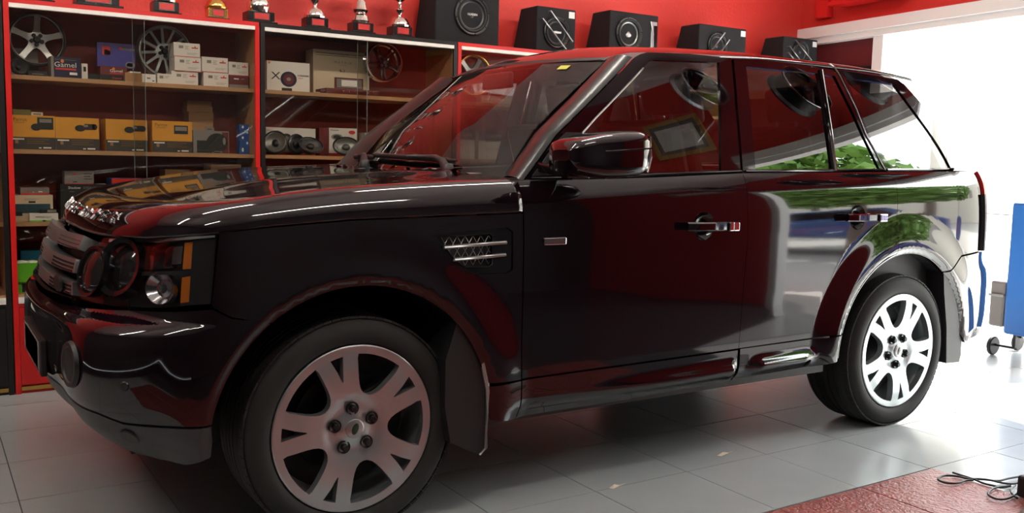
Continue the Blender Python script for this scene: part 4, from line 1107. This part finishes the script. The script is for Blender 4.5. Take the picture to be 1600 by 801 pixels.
b = pbox('smallest white box lettered Pioneer next to the windscreen pillar', (570, 208, 606), 1.78, 0); b.text('Pioneer', .22, .92, .07, M['ink'], wmax=.32); b.ell('pink_disc', .82, .84, .12, .08, M['inkred']); b.ell('pink_disc', .88, .66, .07, .05, M['inkred']); b.ell('oval_print', .28, .62, .17, .13, M['ink'])
b = Box('maroon_box', 'dark maroon speaker carton between the white boxes', (499, 200, 513), S2, 1.74, .14, M['maroon'], rz=0)
def loose(label, px, py, yf, r, rz, tx, m=M['cone'], ez=1., oval=1.):
    p = at(px, py, yf); t = empty('loose_speaker', p, label, 'speaker', 'loose car speakers'); t.rotation_euler = (tx, 0, rz)
    def add(nm, mb, mm):
        o = mb.build(nm, mm, t, True, 35); o.scale = (oval, 1, 1); return o
    add('basket', MB().lathe([(r*1.0, -.004), (r, .004), (r*.9, .008), (r*.88, .0), (r*.6, -.035), (r*.5, -.05), (.0, -.05)], 28, axis='y', caps=False), M['plastic'])
    add('cone', MB().lathe([(r*.88, .001), (r*.8, .004), (r*.74, -.002), (r*.35, -.018), (.0, -.018)], 28, axis='y', caps=False), m)
    add('tweeter', MB().lathe([(r*.30, -.018), (r*.27, -.004), (r*.15, .0), (.0, .001)], 18, axis='y', caps=False), M['darkmetal'])
    lw = .0
    bm_ = bpy.context.view_layer
    # rest it on the shelf: lowest point of the tilted disc
    t.location.z = S2+max(r*math.cos(tx)+.004*math.sin(abs(tx)), .5*r*math.cos(tx)+.05*math.sin(abs(tx)))+.004
    return t
loose('round silver cone loose speaker at the left, before the wide white box', 430, 222, 1.69, .070, -.45, -.35, M['cone_light'])
loose('round grey loose speaker leaning behind the flat oval one', 464, 210, 1.70, .060, .25, -.15)
loose('dark oval loose speaker lying in front of the wide white box', 486, 226, 1.645, .062, .1, -.75, oval=1.25)
loose('oval loose speaker with a pale cone and chrome centre', 541, 226, 1.66, .062, -.3, -.5, M['cone_light'], oval=1.3)
loose('dark loose speaker half hidden behind the windscreen pillar', 590, 228, 1.70, .055, .2, -.4)
p = at(30, 106, 1.70)
t = loose('small round black speaker on the top shelf under the five-spoke wheel', 31, 106, 1.70, .045, .3, -.3); t.location.z = S1+.046
# third cabinet, second shelf, seen through the windscreen
for lab, rect in (('white box lettered ALPINE left of the stile-side pair, seen through the windscreen', (712, 203, 742)), ('white box lettered ALPINE with an item code, seen through the windscreen', (748, 206, 797)), ('rightmost white and blue box lettered ALPINE, seen through the windscreen', (800, 206, 850))):
    b = Box('stereo_box', lab, rect, S2, 1.70, .14, M['whitecard'], 'box', 'blue and white stereo boxes'); b.decal('blue_band', 0, .66, 1, 1, M['navy']); b.text('ALPINE', .60, .83, .18, M['inkwhite'], wmax=.5); b.text('CDE', .2, .45, .14, M['inkgrey'])
    for q in range(3): b.decal('slash_mark', .22+.045*q, .76, .245+.045*q, .90, M['inkwhite'])
b = Box('white_stand', 'white shelf divider rack on the third cabinet top shelf', (752, 150, 800), S1, 1.80, .10, M['whitecard'], 'rack')

# ------------------------------------------------------------------ display wheels
def disp_wheel(loc, R, nsp, style, label, m_face, m_rim, rz=0., base=90., depth=.17, group='display alloy wheels'):
    t = empty('alloy_wheel', loc, label, 'wheel', group); t.rotation_euler.z = rz
    holes = []; st = 360/nsp; r0, r1 = .24*R, .90*R
    for k in range(nsp):
        c = base+st*(k+.5)
        if style == 'slim':
            hw = st/2-3.0; holes.append([polar(r1, c+a) for a in np.linspace(-hw, hw, 5)]+[polar(r0+.12*R, c+st*.22), polar(r0+.08*R, c), polar(r0+.12*R, c-st*.22)])
        elif style == 'five':
            hw = st/2-7.5; holes.append([polar(r1, c+a) for a in np.linspace(-hw, hw, 8)]+[polar(.6*R, c+hw*.92), polar(.38*R, c+hw*.62), polar(.30*R, c), polar(.38*R, c-hw*.62), polar(.6*R, c-hw*.92)])
        else:
            hw = st/2-11; holes.append([polar(r1, c+a) for a in np.linspace(-hw, hw, 6)]+[polar(.55*R, c+hw*.9), polar(.36*R, c+hw*.5), polar(.36*R, c-hw*.5), polar(.55*R, c-hw*.9)])
            s2 = base+st*k; holes.append([polar(r1, s2+a) for a in (-6.5, 0, 6.5)]+[polar(.6*R, s2+4.5), polar(.42*R, s2+4), polar(.42*R, s2-4), polar(.6*R, s2-4.5)])
    rim_face(.985*R, holes, lambda r: float(np.interp(r/R, [0, .2, .3, .9, .95, 1], [-.016, -.014, -.022, -.004, .004, .004])), .022, 'spoke_face', m_face, t, .05)
    MB().lathe([(.93*R, .002), (.96*R, .008), (1.0*R, .008), (1.02*R, .0), (1.02*R, -.010), (.96*R, -.018), (.90*R, -.05), (.88*R, -depth*.8), (1.0*R, -depth*.92), (1.0*R, -depth)], 56, axis='y', caps=False).build('rim_barrel', m_rim, t, True, 40)
    MB().lathe([(.0, .004), (.10*R, .004), (.13*R, -.004), (.14*R, -.02)], 24, axis='y', caps=False).build('centre_cap', M['darkmetal'], t, True, 40)
    n5 = None
    for k in range(5):
        px_, pz_ = polar(.19*R, base+36+72*k)
        if n5 is None: n5 = o = MB().lathe([(.010, -.012), (.010, .0), (.0, .0)], 8, axis='y', caps=False).build('bolt_hole', M['ink'], t)
        else: o = link(bpy.data.objects.new('bolt_hole', n5.data), t)
        o.location = (px_, -.006+.012, pz_)
    return t
def rad(px, y): return (at(px+10, 200, y)-at(px, 200, y)).length/10
p = at(56, 48, 1.80); disp_wheel((p.x+.005, 1.80, 1.772), .132, 5, 'five', 'chrome five-spoke wheel at the left of the first cabinet', M['satin'], M['darkmetal'], base=88, depth=.05)
p = at(258, 66, 1.82); disp_wheel((p.x, 1.82, 1.765), .137, 12, 'slim', 'dull silver thin-spoked wheel behind the white box stack', M['alloy'], M['satin'], base=97, depth=.09)
p = at(601, 97.5, 1.72); disp_wheel((p.x, 1.72, min(p.z, 1.79)), .115, 5, 'double', 'black double-spoked wheel with a bright lip in the second cabinet', M['gloss'], M['chrome'], base=-92, depth=.065)
p = at(741, 110, 1.80); disp_wheel((max(p.x, 1.90), 1.80, 1.765), .13, 5, 'five', 'golden five-spoke wheel added for a reflection in the third cabinet glass', M['satin'], M['gold'], base=65, depth=.10)  # added wheel, stands in for one mirrored in the cabinet glass
# wheels and a picture on the end wall, mirrored in the side windows
def onwall(tt, d, z): return Vector((EX, EY, 0))+Vector((math.cos(EANG), math.sin(EANG), 0))*tt+Vector((-math.sin(EANG), math.cos(EANG), 0))*d+Vector((0, 0, z))
RZW = PI
for tt, z, nm, st in ((5.0, 3.08, 'mirrored in the front door window', 'double'), (4.06, 2.67, 'mirrored in the rear door window', 'five'), (3.42, 2.52, 'mirrored in the rear quarter window', 'five')):
    o = disp_wheel(onwall(tt, -.43, z), .235, 5, st, 'black alloy wheel angled out from the red end wall, '+nm, M['gloss'], M['darkmetal'] if st == 'five' else M['satin'], rz=RZW, depth=.20, group='wheels on the end wall', base=80)
    q = Matrix.Rotation(EANG+PI/2-RZW, 3, 'Z') @ Vector((1, 0, 0))
    MB().tube([(0, .10, 0), (0, .19, 0), Vector((0, .19, 0))+q*.4065], .025, 8).build('wall_bracket', M['darkmetal'], o)
    MB().tube([(.232*math.cos(2*PI*k/40), -.006, .232*math.sin(2*PI*k/40)) for k in range(40)], .007, 6, True).build('bright_lip', M['chrome'], o, True)
    MB().lathe([(.222, -.175), (.20, -.18), (.19, -.10), (.20, -.05), (.0, -.05)], 40, axis='y', caps=False).build('wheel_well', M['gloss'], o, True, 40)
t = empty('framed_picture', onwall(5.95, 0, 2.52), 'pale wood framed picture on the red end wall, mirrored in the front door window', 'picture', rz=EANG)
for x0, x1, z0, z1 in ((-.38, .38, 0, .05), (-.38, .38, .45, .50), (-.38, -.33, .05, .45), (.33, .38, .05, .45)): MB().box(x0, x1, -.03, -.001, z0, z1).build('frame_bar', M['brownwood'], t)
MB().box(-.33, .33, -.012, -.004, .05, .45).build('picture_sheet', M['greycard'], t); MB().box(-.27, .27, -.014, -.011, .10, .40).build('picture_print', M['paper'], t)

# ------------------------------------------------------------------ trophies on the cabinet tops
TZ = 1.9362
grp = 'trophies along the cabinet tops'
def trophy(px, py, style, label, m, basew=.13, s=1., y=1.70):
    p = at(px, py, y); t = empty('trophy', (p.x, y, TZ), label, 'trophy', grp)
    bm_ = M['gold'] if style == 'goldbase' else M['blackbase']
    w = basew/2
    MB().box(-w*1.18, w*1.18, -w*.9, w*.9, 0, .016).build('foot', M['blackbase'], t, bevel=.003)
    MB().box(-w, w, -w*.75, w*.75, .016, .070).build('base_block', bm_, t, bevel=.004)
    MB().box(-w*.62, w*.62, -w*.75-.004, -w*.75, .022, .064).build('plaque_border', M['silver'], t)
    MB().box(-w*.54, w*.54, -w*.75-.0055, -w*.75-.003, .027, .059).build('plaque', M['plaque'], t)
    h = .07
    if style in ('dome', 'goldbase'):
        pf = [(.066, h), (.067, h+.010), (.060, h+.014), (.059, h+.024), (.050, h+.044), (.032, h+.060), (.013, h+.068), (.012, h+.078), (.020, h+.092), (.026, h+.102), (.018, h+.112), (.010, h+.120), (.014, h+.14), (.012, h+.15)]
    elif style == 'block':
        pf = [(.050, h), (.056, h+.012), (.048, h+.04), (.030, h+.052), (.044, h+.064), (.050, h+.075), (.040, h+.09), (.034, h+.12), (.020, h+.14), (.012, h+.15)]
    else:
        pf = [(.060, h), (.064, h+.02), (.066, h+.05), (.055, h+.07), (.050, h+.09), (.045, h+.11), (.02, h+.13), (.012, h+.15)]
    MB().lathe([(r*s, z) for r, z in pf], 28).build('stem', m, t, True, 40)
    cz = h+.15
    MB().lathe([(.012, cz), (.030, cz+.012), (.050, cz+.05), (.056, cz+.09), (.060, cz+.11), (.054, cz+.108), (.048, cz+.06), (.0, cz+.03)], 28, caps=False).build('cup', m, t, True, 40)
    for sg in (-1, 1):
        MB().tube([(sg*.050, 0, cz+.03), (sg*.078, 0, cz+.04), (sg*.088, 0, cz+.075), (sg*.075, 0, cz+.10), (sg*.056, 0, cz+.098)], .006, 6).build('handle', m, t, True)
    if style == 'goldbase': t.scale = (.92, .92, .92)
    return t
trophy(57, -6, 'dome', 'silver cup trophy furthest left, almost out of the picture', M['silver'])
trophy(150, 10, 'vase', 'wide black based trophy with gold plaque over the first cabinet', M['silver'], .20)
trophy(257, 17, 'dome', 'silver trophy on a black base with red plaque, left of the gold one', M['silver'])
trophy(338, 26, 'goldbase', 'small gold trophy on a gold base', M['gold'], .115)
trophy(404, 33, 'vase', 'broad silver trophy above the joint of the red and black cabinets', M['silver'], .15)
trophy(492, 44, 'dome', 'silver dome footed trophy right of the broad one', M['silver'])
trophy(563, 51, 'block', 'silver trophy with ringed stem on a tall square base', M['silver'], .13)
trophy(624, 57, 'dome', 'silver two-handled trophy beside the largest subwoofer', M['silver'])

# ------------------------------------------------------------------ subwoofers
def sub(fl_px, r_px, top_px, cone_px, cone_py, rpx, label, bars=(), sticker=True, cone='cone', badge=True, port=False, y=1.64):
    a = at(fl_px, 60, y); b = at(r_px, 60, y); zt = at(r_px, top_px, y).z; W_ = b.x-a.x; h = zt-TZ
    t = empty('subwoofer', (a.x, y, TZ), label, 'subwoofer', 'subwoofers along the cabinet tops')
    V = [(x, yy, z) for x in (0, W_) for yy, z in ((0, 0), (0, h), (.20, h), (.30, 0))]
    MB().add(V, [(0, 1, 2, 3), (7, 6, 5, 4), (0, 4, 5, 1), (1, 5, 6, 2), (2, 6, 7, 3), (3, 7, 4, 0)]).build('cabinet_box', M['carpet'], t, bevel=.008)
    c = at(cone_px, cone_py, y); r = rpx; lx, lz = c.x-a.x, c.z-TZ
    def add(nm, pf, mm):
        o = MB().lathe(pf, 40, axis='y', caps=False).build(nm, mm, t, True, 35); o.location = (lx, -.001, lz); return o
    add('frame_ring', [(r, 0), (r, .010), (r*.95, .014), (r*.88, .012), (r*.86, .004)], M['darkmetal'])
    add('surround', [(r*.88, .006), (r*.82, .018), (r*.75, .016), (r*.70, .004)], M['rubber'])
    add('cone', [(r*.70, .004), (r*.34, -.02), (r*.30, -.012), (r*.18, -.002), (.0, .002)], M[cone])
    for q in range(8):
        px_, pz_ = polar(r*.94, 45*q+10); MB().lathe([(.004, .012), (.004, .016), (.0, .016)], 6, (lx+px_, 0, lz+pz_), axis='y').build('frame_screw', M['gloss'], t)
    if badge == 'word':
        text('lettering', 'GLADEN', r*.15, M['inkwhite'], t, (lx, -.010, lz+.004))
    elif badge == 'oval':
        o = MB().lathe([(r*.20, .0), (r*.18, .006), (.0, .008)], 20, axis='y', caps=False).build('cap_badge', M['inkwhite'], t, True); o.location = (lx-.004, -.004, lz-.01); o.scale = (1, 1, .62)
    elif badge == 'bar':
        MB().box(lx-r*.28, lx+r*.28, -.018, -.012, lz-.006, lz+.006).build('cap_badge', M['inkwhite'], t)
    for x0, z0, x1, z1 in bars:
        p, q = at(x0, z0, y-.03), at(x1, z1, y-.03); l = Vector((a.x, y, TZ)); MB().tube([p-l, q-l], .0045, 6).build('guard_bar', M['satin'], t, True)
        for e in (p-l, q-l): MB().tube([e, e+Vector((0, .03, 0))], .004, 6).build('bar_foot', M['satin'], t)
    if sticker: MB().box(W_-.060, W_-.012, -.0015, .0, h-.058, h-.016).build('price_sticker', M['paper'], t)
    if port:
        MB().tube([(W_-.078, -.004, h*.86), (W_-.05, -.004, h*.60), (W_-.048, -.004, h*.3), (W_-.05, -.004, .03)], .006, 6).build('port_lip', M['satin'], t, True)
        MB().box(W_-.070, W_-.016, -.004, -.0005, .03, h*.86).build('port_panel', M['satin'], t); MB().box(W_-.046, W_-.018, -.008, -.003, .03, h*.78).build('port_slot', M['gloss'], t)
sub(680, 779.5, -18, 737, 24, .125, 'largest black subwoofer box with a big grey cone', badge='word', sticker=False)
sub(838, 899, 16, 869, 51, .105, 'black subwoofer with two diagonal bars, second from the left', bars=((848.5, 29, 885, 77.5), (861, 17, 895, 65)), badge='bar')
sub(952, 1028, 25, 982, 53, .118, 'black subwoofer with silver cone and side port, third from the left', cone='cone_light', badge='oval', sticker=False, port=True)
sub(1092, 1166, 46, 1120, 72, .10, 'black subwoofer with two bars rising to the right, fourth from the left', bars=((1114, 76, 1133, 51), (1129, 78, 1140, 62)))
sub(1225, 1278, 63, 1250, 82, .095, 'smallest looking black subwoofer with three bars, nearest the open shopfront', bars=((1234, 72, 1252, 96), (1244, 63, 1268, 94), (1232, 82, 1242, 94)))

# ------------------------------------------------------------------ red rubber tiles, cable, leaves, trolley
rm = empty('rubber_mat', (1.2, -1.6, 0), 'red embossed rubber tile mat on the floor in the foreground', 'mat')
rme = None
for i in range(10):
    for j in range(3):
        if rme is None:
            o = MB().box(-.2265, .2265, -.2265, .2265, 0, .006).build('rubber_tile', M['mat_red'], rm, bevel=.003); rme = o
        else:
            o = link(bpy.data.objects.new('rubber_tile', rme.data), rm); md = o.modifiers.new('b', 'BEVEL'); md.width = .003; md.segments = 2
        o.location = (2.325-.2285-.457*i-1.2, -1.392-.2285-.457*j+1.6, -.003)
p0, p1 = fl(1555, 801), fl(1600, 776)
tag(MB().obox((p0+p1)/2+Vector((.12, -.09, .0095)), (.30, .10, 0), (.025, -.07, 0), (0, 0, .004)).build('threshold_board', M['bark']), 'brown threshold board crossing the red mat at the right edge', 'board')
def zc7(x, y): return fl(1440+x/7.93, 700+y/7.93, .010)
paths = [[(385, 300), (480, 330), (640, 380), (760, 430), (880, 460), (970, 485), (1100, 470)],
         [(640, 395), (550, 400), (460, 430), (380, 437), (280, 425), (205, 390), (250, 350), (330, 340), (450, 350), (560, 375), (700, 385), (830, 395), (950, 405), (1080, 375), (1269, 345), (1400, 330)],
         [(640, 385), (740, 385), (860, 402), (990, 432), (1100, 447), (1190, 436)],
         [(1100, 470), (950, 490), (870, 515), (825, 570), (860, 610), (950, 640), (1050, 635), (1150, 590), (1190, 560)],
         [(1160, 470), (1110, 510), (1110, 560), (1160, 610), (1185, 630)]]
ct = MB()
def smoothpath(P_, n=6):
    out = []
    for i in range(len(P_)-1):
        a, b, c, d = P_[max(0, i-1)], P_[i], P_[i+1], P_[min(len(P_)-1, i+2)]
        for k in range(n):
            t = k/n; out.append(.5*((2*b)+(c-a)*t+(2*a-5*b+4*c-d)*t*t+(3*b-a-3*c+d)*t**3))
    return out+[P_[-1]]
for q, pp in enumerate(paths): 
    pts = smoothpath([zc7(*p) for p in pp]); ct.tube([p+Vector((0, 0, .001*q)) for p in pts], .0042, 7)
cablo = ct.build('power_cable', M['cable'], None, True); tag(cablo, 'black cable in loose loops on the red mat', 'cable')
p = zc7(1345, 600); t = empty('power_tool', (p.x, p.y, .004), 'black tool housing cut off by the right picture edge', 'tool')
MB().box(-.03, .06, -.04, .04, 0, .085).build('tool_body', M['plastic'], t, bevel=.012); MB().box(.0, .05, -.02, .03, .085, .12).build('tool_grip', M['rubber'], t, bevel=.01)
def scrap(px, py, label, s):
    p = fl(px, py); V = [(0, 0, .002), (.02*s, .004, .006), (.036*s, -.002, .016), (.026*s, .016, .004), (.012*s, .020, .010), (-.006*s, .012, .003)]
    t = mobj('dry_leaf', V, [(0, 1, 3), (1, 2, 3), (0, 3, 4), (0, 4, 5)], M['drygold']); t.location = p; tag(t, label, 'leaf', 'dry leaf scraps on the tiles')
    md = t.modifiers.new('s', 'SOLIDIFY'); md.thickness = .001
scrap(958, 764, 'small crumpled pale leaf scrap nearest the camera', 1.7); scrap(1127, 713, 'flat pale leaf scrap beside the car sill', 2.3)
# blue trolley outside
t = empty('tool_trolley', (5.0, -.62, 0), 'blue steel trolley on castors standing outside at the right edge', 'trolley')
MB().box(-.20, .22, -.35, .36, .16, 1.02).build('trolley_body', M['blueplastic'], t, bevel=.02)
MB().box(-.20, .20, .36, .46, .20, .50).build('side_bin', M['greycard'], t, bevel=.015); MB().box(-.215, -.195, .36, .46, .40, .415).build('bin_band', M['satin'], t)
MB().tube([(-.15, .30, .07), (-.15, .48, .07)], .008).tube([(-.15, .30, .07), (-.15, .30, .16)], .010).build('castor_axle', M['darkmetal'], t)
for x, y in ((-.15, .44), (.15, .44), (-.15, -.30), (.15, -.30)):
    MB().lathe([(.0, -.014), (.055, -.014), (.062, -.008), (.062, .008), (.055, .014), (.0, .014)], 20, (x, y, .062), axis='y', caps=False).build('castor_wheel', M['plastic'], t, True, 40)
    if y < 0 or x > 0: MB().box(x-.012, x+.012, y-.03, y+.03, .09, .16).build('castor_fork', M['darkmetal'], t)
# parked car in the street, seen only mirrored in the rear door
t = empty('parked_car', (10.6, -7.6, -.02), 'blue parked hatchback in the street, mirrored in the rear door', 'car', rz=.9)
prof_b = [(-1.95, .30), (-2.0, .55), (-1.85, .75), (-1.05, .92), (-.45, 1.38), (.95, 1.42), (1.65, 1.0), (1.85, .85), (1.9, .40), (1.8, .28)]
V = [(x, y*(1 if z < .95 else .82), z) for y in (-.82, .82) for x, z in prof_b]; n = len(prof_b)
MB().add(V, [tuple(range(n)), tuple(range(n, 2*n))[::-1]]+[(k, n+k, n+(k+1) % n, (k+1) % n) for k in range(n)]).build('body_shell', M['bluecar'], t, bevel=.06)
for sg in (-1, 1):
    MB().add([(x, sg*.80 if z < 1 else sg*.705, z) for x, z in ((-.85, .97), (-.42, 1.32), (.85, 1.34), (1.35, 1.0))]+[(x, sg*.79 if z < 1 else sg*.695, z) for x, z in ((-.85, .97), (-.42, 1.32), (.85, 1.34), (1.35, 1.0))], [(0, 1, 2, 3), (4, 5, 6, 7)]).build('side_window', M['gloss'], t)
    for x in (-1.2, 1.15): MB().lathe([(.0, .10), (.18, .10), (.20, .11), (.30, .10), (.31, -.05), (.0, -.05)], 28, (x, sg*.76, .31), axis='y').build('car_wheel', M['rubber'], t, True, 40)
